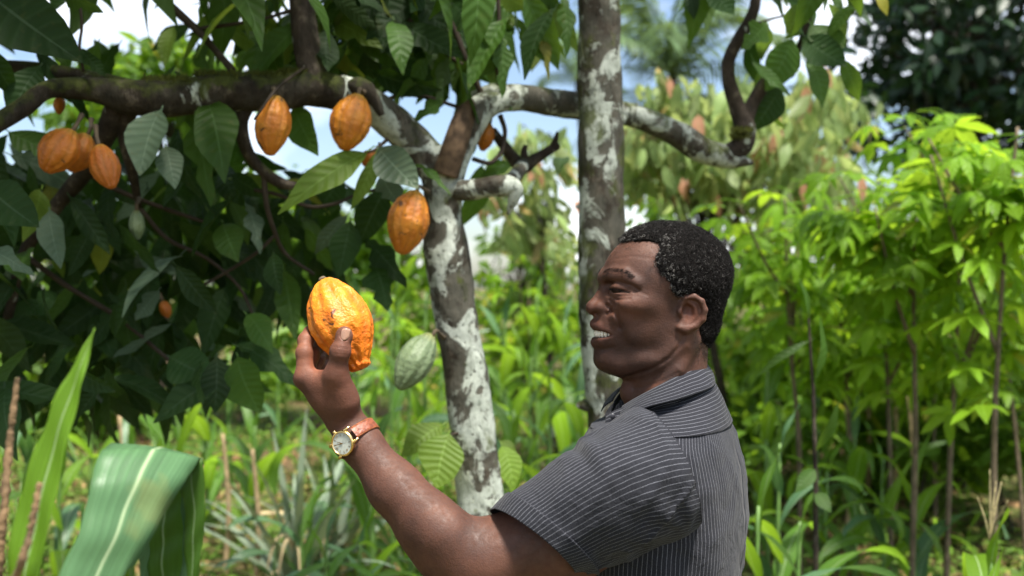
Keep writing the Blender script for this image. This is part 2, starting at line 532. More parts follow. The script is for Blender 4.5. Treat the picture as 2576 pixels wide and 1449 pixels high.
# ------------------------------------------------------------------ leaves
def leaf_template(wr=0.34, droop=0.25, fold=0.25, wave=0.02, seg=8, tip=1.6, petiole=0.10, seed=0, roll=0.0, holes=0):
    """Leaf of length 1 along +Y, blade facing +Z: (v, f, uv). Three columns, folded along the midrib."""
    rs = random.Random(seed)
    V, U, F = [], [], []
    ph = rs.uniform(0, 6)
    for i in range(seg + 1):
        t = i / seg
        w = math.sin(math.pi * t ** 0.98) ** 0.78 * (1 - 0.75 * max(0, t - 0.72) * tip) * wr / 2
        w = max(w, 0.004 if t > 0.5 else 0.008)
        z = -droop * t * t + 0.04 * math.sin(3 * t + ph)
        for s in (-1, 0, 1):
            ww = w * (1 + 0.10 * math.sin(9 * t + ph + s * 2)) if 0 < i < seg else w
            if holes and s and 1 < i < seg - 1 and rs.random() < holes:
                ww *= rs.uniform(0.35, 0.8)
            V.append((s * ww + roll * t * t * 0.2, t, z + abs(s) * (fold * w + wave * math.sin(11 * t + ph * (s + 2))) - 0.0 * s))
            U.append((0.5 + 0.5 * s, t))
    for i in range(seg):
        for j in (0, 1):
            a = i * 3 + j
            F.append((a, a + 1, a + 4, a + 3))
    if petiole:
        n = len(V)
        for (y, z, w) in ((-petiole, petiole * 0.35, 0.008), (0.02, 0.0, 0.008)):
            for s in (-1, 1):
                V.append((s * w, y, z + 0.001)); U.append((0.5, 0))
        F.append((n, n + 1, n + 3, n + 2))
    return np.array(V), np.array(F), np.array(U)

CACAO_T = [leaf_template(0.36, 0.22, 0.30, 0.012, 8, 1.6, 0.09, 1), leaf_template(0.33, 0.45, 0.2, 0.018, 8, 1.7, 0.09, 2, 0.4), leaf_template(0.40, 0.10, 0.45, 0.015, 8, 1.5, 0.09, 3, -0.3),
           leaf_template(0.34, 0.30, 0.25, 0.02, 8, 1.6, 0.09, 4, 0.2, 0.3), leaf_template(0.38, 0.05, 0.15, 0.025, 8, 1.7, 0.09, 5, -0.5, 0.2), leaf_template(0.31, 0.6, 0.3, 0.02, 8, 1.6, 0.09, 6)]
SMALL_T = leaf_template(0.42, 0.2, 0.25, 0.0, 3, 1.4, 0, 7)
MID_T = leaf_template(0.40, 0.25, 0.25, 0.02, 4, 1.5, 0, 8)

def basis(d, n):
    """Rotation whose Y runs along d and whose Z is as near n as can be."""
    d = np.asarray(d, dtype=float); d = d / np.linalg.norm(d)
    n = np.asarray(n, dtype=float); n = n - d * n.dot(d)
    if np.linalg.norm(n) < 1e-6:
        n = np.array([0.3, 0.5, 0.8]); n = n - d * n.dot(d)
    n /= np.linalg.norm(n)
    x = np.cross(d, n)
    return np.stack([x, d, n], 1)

def mat4(rot, loc, sx, sy=None, sz=None):
    sy = sx if sy is None else sy; sz = sx if sz is None else sz
    m = np.eye(4)
    m[:3, 0] = rot[:, 0] * sx; m[:3, 1] = rot[:, 1] * sy; m[:3, 2] = rot[:, 2] * sz; m[:3, 3] = loc
    return Matrix(m.tolist())

LEAF_ME = {}
def leaf_mesh(kind, k):
    """One shared mesh for each leaf form and material."""
    key = (kind, k)
    if key not in LEAF_ME:
        v, f, u = CACAO_T[k]
        LEAF_ME[key] = mesh('leaf', v, f, u, mat=M[kind])
    return LEAF_ME[key]

def add_leaf(parent, kind, k, base, tip, width, n):
    """A cacao leaf from base to tip (world), blade facing n, width in metres."""
    base = np.asarray(base); tip = np.asarray(tip)
    v = CACAO_T[k][0]
    chord = v[24:27].mean(0)                                   # template tip, so the curved blade ends on tip
    ln = np.linalg.norm(tip - base)
    rot = basis(tip - base, n)
    al = math.atan2(chord[2], chord[1])
    c, s = math.cos(-al), math.sin(-al)
    rot = rot @ np.array([[1, 0, 0], [0, c, -s], [0, s, c]])
    sy = ln / np.linalg.norm(chord[1:])
    wmax = (v[:, 0].max() - v[:, 0].min())
    return link('leaf', leaf_mesh(kind, k), parent, None, mat4(rot, base, width / wmax, sy, sy))

def leaf_cloud(tpl, pos, dirs, nrm, size, wscale=None):
    """Thousands of leaves in one mesh: arrays (v, f, uv)."""
    v, f, u = tpl
    n = len(pos)
    d = dirs / (np.linalg.norm(dirs, axis=1)[:, None] + 1e-9)
    nn = nrm - d * (nrm * d).sum(1)[:, None]
    nn /= np.linalg.norm(nn, axis=1)[:, None] + 1e-9
    x = np.cross(d, nn)
    sz = size[:, None, None]
    ws = sz if wscale is None else sz * wscale[:, None, None]
    P_ = pos[:, None] + ws * v[None, :, 0:1] * x[:, None] + sz * (v[None, :, 1:2] * d[:, None] + v[None, :, 2:3] * nn[:, None])
    F_ = (np.arange(n)[:, None, None] * len(v) + f[None]).reshape(-1, f.shape[1])
    return P_.reshape(-1, 3), F_, np.tile(u, (n, 1))

def unit(n, rng=RNG):
    a = rng.normal(size=(n, 3))
    return a / np.linalg.norm(a, axis=1)[:, None]

# ------------------------------------------------------------------ the cacao tree
D0 = 2.5
def px_tube(pts, n=None, sides=16, rough=0.10, rscale=14.0, seed=0, cap=True):
    """pts (x, y, d, radius px)."""
    w = [P(x, y, d) for x, y, d, r in pts]
    r = [r * S(d) for x, y, d, r in pts]
    return tube(w, r, n or 5 * len(pts), sides, rough, rscale, cap, seed)

gbase = P(1262, 1500, 2.5)
tree = empty('cacao_tree', Vector((gbase.x + 0.09, 2.5, zg(gbase.x, 2.5))), 'forked cacao tree with lichen-white trunk standing behind the man, pods on its limbs', 'tree')
def at_ground(x, d):
    w = P(x, 0, d)
    return np.array([w.x, d, zg(w.x, d) - 0.05])
tp = [(1222, 1330, 2.5, 60), (1200, 1180, 2.5, 58), (1181, 1020, 2.5, 58), (1160, 880, 2.5, 56), (1142, 760, 2.5, 55), (1124, 640, 2.5, 56), (1116, 560, 2.5, 49), (1116, 490, 2.5, 50), (1108, 420, 2.5, 56), (1090, 380, 2.5, 46)]
w = [at_ground(1312, 2.5), np.array(P(1262, 1620, 2.5))] + [np.array(P(*q[:3])) for q in tp]
r = [0.095, 0.068] + [q[3] * S(q[2]) for q in tp]
v, f, u = tube(w, r, 90, 28, 0.13, 16.0, True, 3)
link('trunk', mesh('trunk', v, f, u, mat=M['bark']), tree)

def limb(name, pts, mat='bark_limb', sides=16, rough=0.12, rscale=14.0, seed=0, n=None):
    v, f, u = px_tube(pts, n, sides, rough, rscale, seed)
    return link(name, mesh(name, v, f, u, mat=M[mat]), tree)

limb('limb', [(1104, 430, 2.5, 50), (1046, 366, 2.49, 47), (985, 305, 2.46, 45), (915, 255, 2.42, 44), (850, 232, 2.38, 44)], 'bark', seed=4)
limb('limb', [(868, 240, 2.39, 43), (780, 222, 2.36, 46), (690, 236, 2.33, 46), (560, 232, 2.30, 46), (450, 246, 2.27, 46), (340, 246, 2.25, 44), (262, 230, 2.23, 34), (190, 222, 2.2, 27), (120, 226, 2.15, 24), (60, 268, 2.1, 24), (-20, 318, 2.05, 24)], seed=5, n=80)
limb('limb', [(330, 222, 2.27, 24), (210, 194, 2.3, 20), (90, 172, 2.32, 17), (-40, 165, 2.34, 16)], seed=6)
limb('limb', [(800, 222, 2.36, 40), (782, 160, 2.37, 36), (768, 90, 2.38, 33), (758, 0, 2.4, 31), (750, -120, 2.42, 29), (765, -300, 2.5, 24), (740, -520, 2.6, 15)], 'bark_dark', seed=7, n=60)
limb('limb', [(1118, 452, 2.5, 46), (1158, 360, 2.5, 40), (1192, 296, 2.51, 38), (1235, 256, 2.54, 35), (1300, 246, 2.60, 34), (1380, 256, 2.68, 34), (1470, 268, 2.76, 33), (1530, 276, 2.78, 31)], 'bark', seed=8, n=70)
limb('limb', [(1490, 270, 2.77, 31), (1560, 282, 2.80, 31), (1620, 300, 2.82, 30), (1700, 336, 2.84, 31), (1770, 378, 2.86, 33), (1835, 398, 2.88, 27), (1872, 406, 2.88, 14), (1894, 410, 2.88, 5)], 'bark_far', seed=28, n=60)
limb('limb', [(1820, 395, 2.88, 28), (1866, 366, 2.88, 27), (1872, 320, 2.88, 26), (1852, 262, 2.88, 20), (1833, 200, 2.88, 18), (1834, 150, 2.88, 17), (1858, 100, 2.87, 16), (1886, 52, 2.86, 15), (1902, -10, 2.86, 13), (1896, -120, 2.9, 12), (1930, -300, 3.0, 8)], 'bark_dark', seed=9, n=80)
limb('limb', [(1872, 318, 2.88, 20), (1892, 262, 2.88, 18), (1926, 206, 2.87, 17), (1958, 160, 2.86, 17), (1976, 136, 2.86, 15), (1980, 130, 2.86, 9)], 'bark_dark', seed=10, n=40)
limb('dead_stub', [(1122, 440, 2.46, 32), (1140, 380, 2.45, 30), (1158, 325, 2.45, 26), (1174, 280, 2.46, 20), (1184, 256, 2.47, 9), (1188, 248, 2.47, 3)], 'deadwood', rough=0.0, rscale=22, seed=11, n=50)
_st = bpy.data.objects['dead_stub'].data
_co = np.zeros(len(_st.vertices) * 3, dtype=np.float32); _st.vertices.foreach_get('co', _co); _co = _co.reshape(-1, 16, 3)
_c = _co.mean(1, keepdims=True); _an = np.linspace(0, 2 * math.pi, 16, endpoint=False)[None, :]
_tt = np.linspace(0, 1, len(_co))[:, None]
_q = np.stack([np.cos(_an) * 2.6 + 0 * _tt, np.sin(_an) * 2.6 + 0 * _tt, _tt * 2.2 + 0 * _an], -1).reshape(-1, 3)
_s = 1 + (0.30 * vnoise(_q, 77) + 0.14 * vnoise(_q * 2.1, 78)).reshape(_co.shape[0], 16, 1) * (0.5 + _tt[..., None])
_st.vertices.foreach_set('co', (_c + (_co - _c) * _s).astype(np.float32).ravel()); _st.update()
limb('cut_stub', [(1130, 478, 2.48, 26), (1180, 478, 2.46, 26), (1232, 470, 2.44, 27), (1276, 468, 2.43, 29), (1294, 480, 2.43, 24), (1290, 505, 2.43, 14), (1278, 540, 2.44, 4)], 'bark', seed=12, n=44)
limb('knot', [(1186, 240, 2.53, 10), (1238, 228, 2.53, 20), (1252, 238, 2.53, 16)], 'bark', rough=0.4, rscale=30, seed=13, n=14)
limb('knot', [(868, 218, 2.37, 10), (905, 220, 2.36, 22), (940, 250, 2.37, 14), (962, 290, 2.38, 8)], 'bark_limb', rough=0.4, rscale=30, seed=14, n=24)
limb('branch', [(620, 262, 2.32, 22), (606, 310, 2.33, 18), (622, 380, 2.34, 16), (664, 432, 2.35, 15), (712, 462, 2.36, 13), (752, 468, 2.37, 9), (800, 476, 2.4, 5)], 'bark_dark', seed=15, n=40)
limb('branch', [(1240, 330, 2.62, 12), (1290, 395, 2.7, 17), (1318, 415, 2.72, 20), (1350, 398, 2.74, 15), (1382, 378, 2.75, 12), (1404, 366, 2.76, 9)], 'bark_dark', seed=16, rough=0.25, n=34)
limb('branch', [(1262, 466, 2.45, 22), (1294, 444, 2.56, 18), (1316, 414, 2.71, 17)], 'bark_far', seed=44, rough=0.2, n=16)
limb('branch', [(1322, 410, 2.72, 12), (1318, 385, 2.72, 9), (1322, 365, 2.72, 6)], 'bark_dark', seed=17, n=10)
limb('branch', [(1386, 378, 2.75, 9), (1398, 350, 2.75, 7), (1402, 332, 2.75, 4)], 'bark_dark', seed=18, n=10)
limb('branch', [(1985, 180, 2.86, 9), (2005, 130, 2.84, 8), (2030, 60, 2.82, 7), (2055, -20, 2.8, 6), (2080, -160, 2.8, 5)], 'bark_dark', seed=19, n=24)
limb('branch', [(300, 245, 2.25, 30), (270, 330, 2.3, 26), (215, 430, 2.38, 22), (140, 520, 2.45, 18), (60, 640, 2.5, 15), (20, 800, 2.55, 12)], 'bark_dark', seed=20, n=40)
limb('branch', [(330, 262, 2.26, 24), (312, 330, 2.30, 18), (330, 420, 2.34, 14), (350, 520, 2.4, 8)], 'bark_dark', seed=21, n=24)
TWIGS = [
    [(1122, 20, 2.5, 8), (1150, 90, 2.5, 8), (1180, 170, 2.5, 7), (1216, 244, 2.52, 8)],
    [(1252, -30, 2.45, 6), (1256, 80, 2.46, 5), (1248, 150, 2.46, 5), (1254, 214, 2.5, 4)],
    [(392, -20, 2.4, 12), (450, 34, 2.4, 11), (505, 84, 2.38, 10), (545, 130, 2.36, 9), (586, 178, 2.34, 10)],
    [(505, 72, 2.38, 6), (580, 62, 2.38, 5), (660, 48, 2.38, 4), (740, 24, 2.38, 5)],
    [(196, -20, 2.2, 4), (206, 60, 2.2, 4), (200, 120, 2.2, 4), (210, 180, 2.22, 4)],
    [(960, 260, 2.44, 7), (1010, 238, 2.5, 6), (1070, 244, 2.55, 6), (1130, 262, 2.55, 5), (1180, 280, 2.53, 6)],
    [(1000, 20, 2.5, 6), (1060, 80, 2.5, 6), (1130, 140, 2.5, 6), (1190, 180, 2.5, 6)],
    [(664, 440, 2.35, 8), (672, 520, 2.36, 7), (694, 590, 2.4, 6), (720, 640, 2.45, 5), (790, 690, 2.5, 4)],
    [(640, 478, 2.4, 5), (700, 490, 2.4, 5), (780, 520, 2.42, 5), (850, 510, 2.45, 5), (900, 488, 2.48, 4), (980, 470, 2.49, 4)],
    [(1190, 400, 2.52, 6), (1232, 410, 2.55, 6), (1262, 380, 2.58, 6), (1270, 330, 2.6, 6), (1258, 290, 2.58, 7)],
    [(694, 590, 2.4, 5), (640, 640, 2.42, 5), (560, 690, 2.46, 4), (470, 740, 2.5, 4)],
    [(780, 160, 2.37, 4), (700, 220, 2.2, 4), (640, 300, 2.1, 3)],
    [(350, 520, 2.4, 6), (420, 600, 2.44, 6), (520, 650, 2.5, 5), (600, 720, 2.5, 4), (640, 800, 2.5, 4)],
    [(60, 640, 2.5, 9), (170, 720, 2.5, 7), (300, 800, 2.5, 6), (420, 900, 2.5, 5), (540, 980, 2.5, 4)],
    [(215, 430, 2.38, 9), (300, 480, 2.4, 7), (400, 520, 2.42, 6), (520, 560, 2.5, 5)],
    [(1966, 180, 2.86, 6), (1988, 190, 2.86, 8), (2002, 170, 2.85, 6)],
    [(2030, 60, 2.82, 4), (1980, 40, 2.82, 3), (1900, 60, 2.82, 3)],
    [(925, 382, 2.36, 4), (945, 376, 2.38, 4), (975, 350, 2.4, 5)],
    [(1060, 420, 2.44, 4), (1050, 424, 2.42, 4), (1040, 412, 2.4, 4)],
    [(1152, 1090, 2.44, 4), (1140, 1092, 2.43, 3), (1126, 1098, 2.42, 3)],
]
for k, t in enumerate(TWIGS):
    limb('twig', t, 'twig', 7, 0.12, 30.0, 30 + k, 5 * len(t))

# moss cushions along the top of the left limb
def moss(cx, cy, d, wpx, seed, count=900):
    rg = np.random.default_rng(seed)
    x = rg.uniform(-1, 1, count)
    pts = np.array([P(cx + wpx * a, cy + rg.normal(0, 3), d + rg.normal(0, 0.018)) for a in x])
    dr = unit(count, rg) + np.array([0, 0, 0.9])
    tpl = (np.array([[-0.12, 0, 0], [0.12, 0, 0], [0.05, 1, 0], [-0.05, 1, 0]]), np.array([[0, 1, 2, 3]]), np.array([[0, 0], [1, 0], [1, 1], [0, 1]]))
    v, f, u = leaf_cloud(tpl, pts, dr, unit(count, rg), rg.uniform(0.006, 0.016, count))
    tag(link('moss', mesh('moss', v, f, u, mat=M['moss']), tree), kind='stuff')
M['moss'] = leaf_material('moss_tuft', (0.075, 0.085, 0.014), (0.07, 0.08, 0.02), trans=0.2, tcol=(0.2, 0.22, 0.03), rough=0.9, spots=0.0)
for k, a in enumerate([(420, 204, 2.27, 60), (545, 190, 2.30, 55), (660, 192, 2.33, 60), (735, 186, 2.36, 30), (1868, 330, 2.86, 26)]):
    moss(*a, 50 + k)
moss(1862, 345, 2.87, 24, 60, 700)

# leaves seen one by one: (material, base x y d, tip x y d, width px, facing dx dy dz, form)
HERO = [
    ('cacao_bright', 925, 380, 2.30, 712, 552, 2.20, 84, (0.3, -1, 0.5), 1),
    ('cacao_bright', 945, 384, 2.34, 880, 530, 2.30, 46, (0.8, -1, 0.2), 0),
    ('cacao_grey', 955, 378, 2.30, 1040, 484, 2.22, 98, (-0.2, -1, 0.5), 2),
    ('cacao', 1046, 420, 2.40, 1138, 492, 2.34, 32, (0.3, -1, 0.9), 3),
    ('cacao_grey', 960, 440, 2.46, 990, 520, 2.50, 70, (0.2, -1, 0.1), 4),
    ('cacao_shaded', 970, 470, 2.6, 900, 620, 2.6, 84, (0.2, -1, 0.2), 0),
    ('cacao_shaded', 920, 610, 2.6, 1030, 720, 2.55, 76, (0.3, -1, 0.4), 3),
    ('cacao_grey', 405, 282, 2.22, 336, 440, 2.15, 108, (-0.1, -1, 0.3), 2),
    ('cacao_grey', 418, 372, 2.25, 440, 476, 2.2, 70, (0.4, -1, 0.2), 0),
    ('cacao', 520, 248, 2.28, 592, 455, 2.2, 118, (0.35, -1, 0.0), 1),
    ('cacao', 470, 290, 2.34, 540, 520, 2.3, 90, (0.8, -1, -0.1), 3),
    ('cacao_shaded', 440, 320, 2.36, 510, 500, 2.3, 66, (-0.6, -1, 0.1), 5),
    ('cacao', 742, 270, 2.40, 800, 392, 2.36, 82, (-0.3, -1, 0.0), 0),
    ('cacao_shaded', -60, -40, 1.95, 190, 176, 1.9, 170, (0.5, -1, -0.2), 2),
    ('cacao_shaded', 20, -20, 2.0, 60, 120, 1.95, 110, (0.4, -1, 0), 0),
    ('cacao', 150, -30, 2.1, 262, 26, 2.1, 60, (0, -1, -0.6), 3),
    ('cacao_shaded', 196, 118, 2.2, 262, 200, 2.15, 40, (-0.5, -1, 0.4), 4),
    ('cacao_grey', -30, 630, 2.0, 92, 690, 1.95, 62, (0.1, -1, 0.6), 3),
    ('cacao_shaded', -30, 470, 2.0, 84, 585, 1.95, 120, (0, -1, 0.3), 2),
    ('cacao_shaded', 100, 170, 2.2, 20, 300, 2.15, 90, (0.2, -1, 0.1), 0),
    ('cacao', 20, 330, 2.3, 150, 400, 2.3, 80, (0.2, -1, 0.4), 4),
    ('cacao_shaded', 940, 178, 2.5, 1112, 236, 2.45, 64, (0.1, -0.8, -0.6), 2),
    ('cacao_shaded', 1000, 160, 2.5, 1090, 200, 2.5, 60, (0.1, -1, -0.5), 0),
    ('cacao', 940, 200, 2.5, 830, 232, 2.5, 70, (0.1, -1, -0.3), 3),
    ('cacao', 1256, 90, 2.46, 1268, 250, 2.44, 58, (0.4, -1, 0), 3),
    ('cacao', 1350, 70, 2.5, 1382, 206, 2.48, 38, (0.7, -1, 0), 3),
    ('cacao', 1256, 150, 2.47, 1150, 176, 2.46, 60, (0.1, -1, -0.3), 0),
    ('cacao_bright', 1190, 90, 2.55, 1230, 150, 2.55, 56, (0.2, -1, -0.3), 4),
    ('cacao_shaded', 1140, 10, 2.5, 1210, 80, 2.5, 74, (0.1, -1, -0.4), 1),
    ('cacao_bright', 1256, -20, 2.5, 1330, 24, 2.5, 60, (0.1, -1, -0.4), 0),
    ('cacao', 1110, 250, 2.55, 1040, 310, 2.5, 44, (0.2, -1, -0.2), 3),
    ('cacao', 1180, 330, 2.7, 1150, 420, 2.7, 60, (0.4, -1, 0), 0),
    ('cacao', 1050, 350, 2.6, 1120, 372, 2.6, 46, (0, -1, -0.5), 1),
    ('cacao_shaded', 1726, -30, 2.7, 1746, 50, 2.7, 46, (0.3, -1, 0), 0),
    ('cacao_shaded', 1776, -40, 2.7, 1838, 44, 2.7, 76, (0.3, -1, 0), 2),
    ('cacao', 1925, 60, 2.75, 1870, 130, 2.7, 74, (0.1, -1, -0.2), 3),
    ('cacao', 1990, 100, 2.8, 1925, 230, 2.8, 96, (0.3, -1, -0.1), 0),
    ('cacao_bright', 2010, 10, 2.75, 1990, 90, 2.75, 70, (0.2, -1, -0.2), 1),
    ('cacao_shaded', 2020, 100, 2.8, 2120, 176, 2.75, 86, (0.2, -1, -0.3), 2),
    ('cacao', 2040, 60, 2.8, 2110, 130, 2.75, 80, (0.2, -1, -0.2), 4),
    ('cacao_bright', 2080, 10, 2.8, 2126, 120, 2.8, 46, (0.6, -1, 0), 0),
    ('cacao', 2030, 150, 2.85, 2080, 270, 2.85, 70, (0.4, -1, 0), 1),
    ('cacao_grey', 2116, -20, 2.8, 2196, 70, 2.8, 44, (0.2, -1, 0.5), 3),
    ('cacao_shaded', 1960, 220, 2.9, 1890, 330, 2.9, 84, (0.3, -1, 0), 0),
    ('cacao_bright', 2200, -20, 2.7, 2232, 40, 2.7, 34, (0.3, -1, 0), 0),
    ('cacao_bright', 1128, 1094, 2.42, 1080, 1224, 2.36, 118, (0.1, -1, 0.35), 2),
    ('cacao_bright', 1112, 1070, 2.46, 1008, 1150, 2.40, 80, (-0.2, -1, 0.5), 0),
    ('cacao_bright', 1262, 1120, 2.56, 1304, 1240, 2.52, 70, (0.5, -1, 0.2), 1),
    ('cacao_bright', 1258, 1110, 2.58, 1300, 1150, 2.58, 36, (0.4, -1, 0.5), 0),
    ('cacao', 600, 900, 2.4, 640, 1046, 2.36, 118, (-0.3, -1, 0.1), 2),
    ('cacao_shaded', 545, 900, 2.4, 540, 1040, 2.36, 84, (0.5, -1, 0.1), 0),
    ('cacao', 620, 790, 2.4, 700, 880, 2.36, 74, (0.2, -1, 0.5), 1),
    ('cacao_shaded', 690, 640, 2.4, 706, 742, 2.36, 60, (-0.3, -1, 0.1), 0),
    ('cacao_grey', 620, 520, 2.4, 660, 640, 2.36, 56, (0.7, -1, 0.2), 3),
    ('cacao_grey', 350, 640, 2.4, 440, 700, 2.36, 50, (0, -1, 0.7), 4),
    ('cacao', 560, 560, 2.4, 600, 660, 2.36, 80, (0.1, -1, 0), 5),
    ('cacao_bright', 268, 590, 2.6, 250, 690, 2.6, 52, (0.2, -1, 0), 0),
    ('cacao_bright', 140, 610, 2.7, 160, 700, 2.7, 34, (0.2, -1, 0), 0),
    ('cacao_shaded', 880, 560, 2.6, 850, 700, 2.55, 80, (0.3, -1, 0.1), 0),
    ('cacao_shaded', 940, 660, 2.6, 985, 780, 2.55, 96, (0.3, -1, 0.1), 3),
    ('cacao_shaded', 860, 440, 2.7, 800, 560, 2.7, 76, (0.2, -1, 0.1), 1),
    ('cacao_shaded', 430, 900, 2.4, 520, 960, 2.36, 110, (0, -1, 0.5), 2),
    ('cacao_grey', 400, 730, 2.4, 330, 800, 2.36, 60, (0, -1, 0.7), 4),
]
n_leaf = 0
for mt, x0, y0, d0, x1, y1, d1, wpx, nn, k in HERO:
    add_leaf(tree, mt, k, P(x0, y0, d0), P(x1, y1, d1), wpx * S((d0 + d1) / 2), nn); n_leaf += 1

# the rest of its foliage: a shaded mass on the left, a roof of leaves along the top
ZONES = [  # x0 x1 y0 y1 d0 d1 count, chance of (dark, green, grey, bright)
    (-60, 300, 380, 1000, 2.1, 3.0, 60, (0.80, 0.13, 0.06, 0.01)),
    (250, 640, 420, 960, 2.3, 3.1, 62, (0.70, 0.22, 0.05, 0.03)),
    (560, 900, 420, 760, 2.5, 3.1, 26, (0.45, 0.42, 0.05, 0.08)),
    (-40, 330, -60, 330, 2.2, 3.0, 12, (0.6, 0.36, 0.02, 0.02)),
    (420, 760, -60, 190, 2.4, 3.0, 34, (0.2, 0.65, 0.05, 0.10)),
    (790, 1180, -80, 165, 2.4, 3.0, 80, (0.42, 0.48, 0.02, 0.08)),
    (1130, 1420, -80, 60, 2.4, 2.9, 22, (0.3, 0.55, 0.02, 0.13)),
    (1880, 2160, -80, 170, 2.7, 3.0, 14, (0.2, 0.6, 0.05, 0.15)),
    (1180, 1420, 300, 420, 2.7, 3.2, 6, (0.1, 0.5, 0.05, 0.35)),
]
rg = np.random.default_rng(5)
KINDS = ('cacao_shaded', 'cacao', 'cacao_grey', 'cacao_bright')
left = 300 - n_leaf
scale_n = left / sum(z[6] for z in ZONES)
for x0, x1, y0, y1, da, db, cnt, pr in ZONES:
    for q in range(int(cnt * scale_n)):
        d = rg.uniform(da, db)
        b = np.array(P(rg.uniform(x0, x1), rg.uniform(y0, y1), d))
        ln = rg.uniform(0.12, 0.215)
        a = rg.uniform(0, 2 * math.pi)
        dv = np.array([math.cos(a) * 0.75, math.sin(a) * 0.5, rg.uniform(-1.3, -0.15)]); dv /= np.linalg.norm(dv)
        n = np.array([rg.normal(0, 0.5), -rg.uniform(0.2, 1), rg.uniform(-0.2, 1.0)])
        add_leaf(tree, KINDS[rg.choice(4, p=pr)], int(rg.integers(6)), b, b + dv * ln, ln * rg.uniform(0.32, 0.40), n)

def leaf_mass(parent, name, boxes, mat, size, tpl, seed, hang=0.8):
    """Foliage beyond the leaves built singly: one mesh."""
    rg = np.random.default_rng(seed)
    pos = []
    for (x0, x1, y0, y1, da, db, cnt) in boxes:
        d = rg.uniform(da, db, cnt); x = rg.uniform(x0, x1, cnt); y = rg.uniform(y0, y1, cnt)
        pos.append(np.stack([(x - 1288) / 1288 * TX * d, d, CAM.z - (y - 724.5) / 724.5 * TZ * d], 1))
    pos = np.vstack(pos); n = len(pos)
    dr = unit(n, rg) * np.array([1, 0.8, 0.7]) - np.array([0, 0, hang])
    nm = unit(n, rg) * 0.7 + np.array([0, -0.35, 0.5])
    v, f, u = leaf_cloud(tpl, pos, dr, nm, rg.uniform(size * 0.65, size * 1.2, n))
    return tag(link(name, mesh(name, v, f, u, mat=M[mat]), parent), kind='stuff')
leaf_mass(tree, 'inner_foliage', [(-250, 480, 330, 980, 2.6, 3.7, 440), (480, 660, 330, 940, 2.6, 3.7, 70), (-700, -40, -200, 1000, 2.0, 3.6, 500), (560, 860, 430, 700, 2.8, 3.6, 90)], 'cacao_shaded', 0.175, CACAO_T[0], 71)
# unseen crown leaves, added above the frame to shade what hangs below
leaf_mass(tree, 'shade_crown', [(-500, 1200, -900, -90, 2.1, 3.4, 620), (1750, 2200, -600, -90, 2.6, 3.4, 110)], 'cacao', 0.22, CACAO_T[1], 72)
leaf_mass(tree, 'top_foliage', [(780, 1230, -90, 150, 2.5, 3.3, 95), (1230, 1420, -90, 30, 2.5, 3.2, 20), (500, 740, -90, 150, 2.5, 3.2, 14)], 'cacao', 0.19, CACAO_T[3], 74, 1.0)
leaf_mass(tree, 'top_foliage', [(800, 1160, -90, 150, 2.4, 3.2, 60)], 'cacao_shaded', 0.19, CACAO_T[4], 75, 0.9)
def roof(n, x0, x1, y0, y1, z0, z1, seed):
    rg = np.random.default_rng(seed)
    pos = np.stack([rg.uniform(x0, x1, n), rg.uniform(y0, y1, n), rg.uniform(z0, z1, n)], 1)
    v, f, u = leaf_cloud(CACAO_T[0], pos, unit(n, rg) * np.array([1, 1, 0.4]) - np.array([0, 0, 0.5]), unit(n, rg) * 0.5 + np.array([0, 0, 1]), rg.uniform(0.15, 0.28, n))
    tag(link('shade_crown', mesh('shade_crown', v, f, u, mat=M['cacao'])  , tree), kind='stuff')
roof(1300, -3.2, -0.35, 0.4, 2.6, 2.75, 3.9, 73)  # unseen leaves reaching over the camera side, added to darken the left foliage
limb('limb', [(760, -120, 2.42, 26), (500, -420, 2.1, 22), (200, -900, 1.8, 18), (-100, -1500, 1.4, 12)], 'bark_dark', seed=33, n=30)  # unseen limb, added to carry the shading leaves

# ------------------------------------------------------------------ the straight trunk in front of the limb
post = empty('straight_tree', Vector((P(1512, 0, 2.62).x, 2.62, zg(0.6, 2.62))), 'straight grey-brown trunk rising just left of the man\'s face', 'tree')
tp = [(1522, 1100, 2.62, 44), (1520, 980, 2.62, 50), (1514, 850, 2.62, 54), (1508, 700, 2.62, 55), (1513, 580, 2.62, 58), (1512, 450, 2.62, 58), (1511, 350, 2.62, 57), (1510, 250, 2.62, 56), (1508, 120, 2.62, 54), (1507, 0, 2.62, 53), (1504, -200, 2.62, 52), (1500, -700, 2.64, 48), (1496, -1400, 2.68, 40), (1500, -2200, 2.7, 28)]
w = [np.array(P(*q[:3])) for q in tp]; r = [q[3] * S(q[2]) for q in tp]
w = [np.array([w[0][0] + 0.02, 2.62, zg(0.6, 2.62) - 0.05]), np.array([w[0][0] + 0.01, 2.62, 0.5])] + w
r = [0.085, 0.062] + r
v, f, u = tube(w, r, 140, 30, 0.10, 13.0, True, 9)
link('trunk', mesh('trunk', v, f, u, mat=M['bark_post']), post)
for (x, y, rr) in ((1572, 300, 20), (1558, 200, 10), (1452, 520, 8), (1568, 640, 10), (1454, 1020, 12)):
    c = P(x - 14 if x > 1512 else x + 8, y, 2.62)
    v, f, u = tube([np.array(P(1512, y, 2.62)), np.array(c), np.array(P(x, y, 2.615))], [0.03, rr * S(2.62), rr * 0.5 * S(2.62)], 8, 12, 0.3, 60.0)
    link('knot', mesh('knot', v, f, u, mat=M['bark_post']), post)
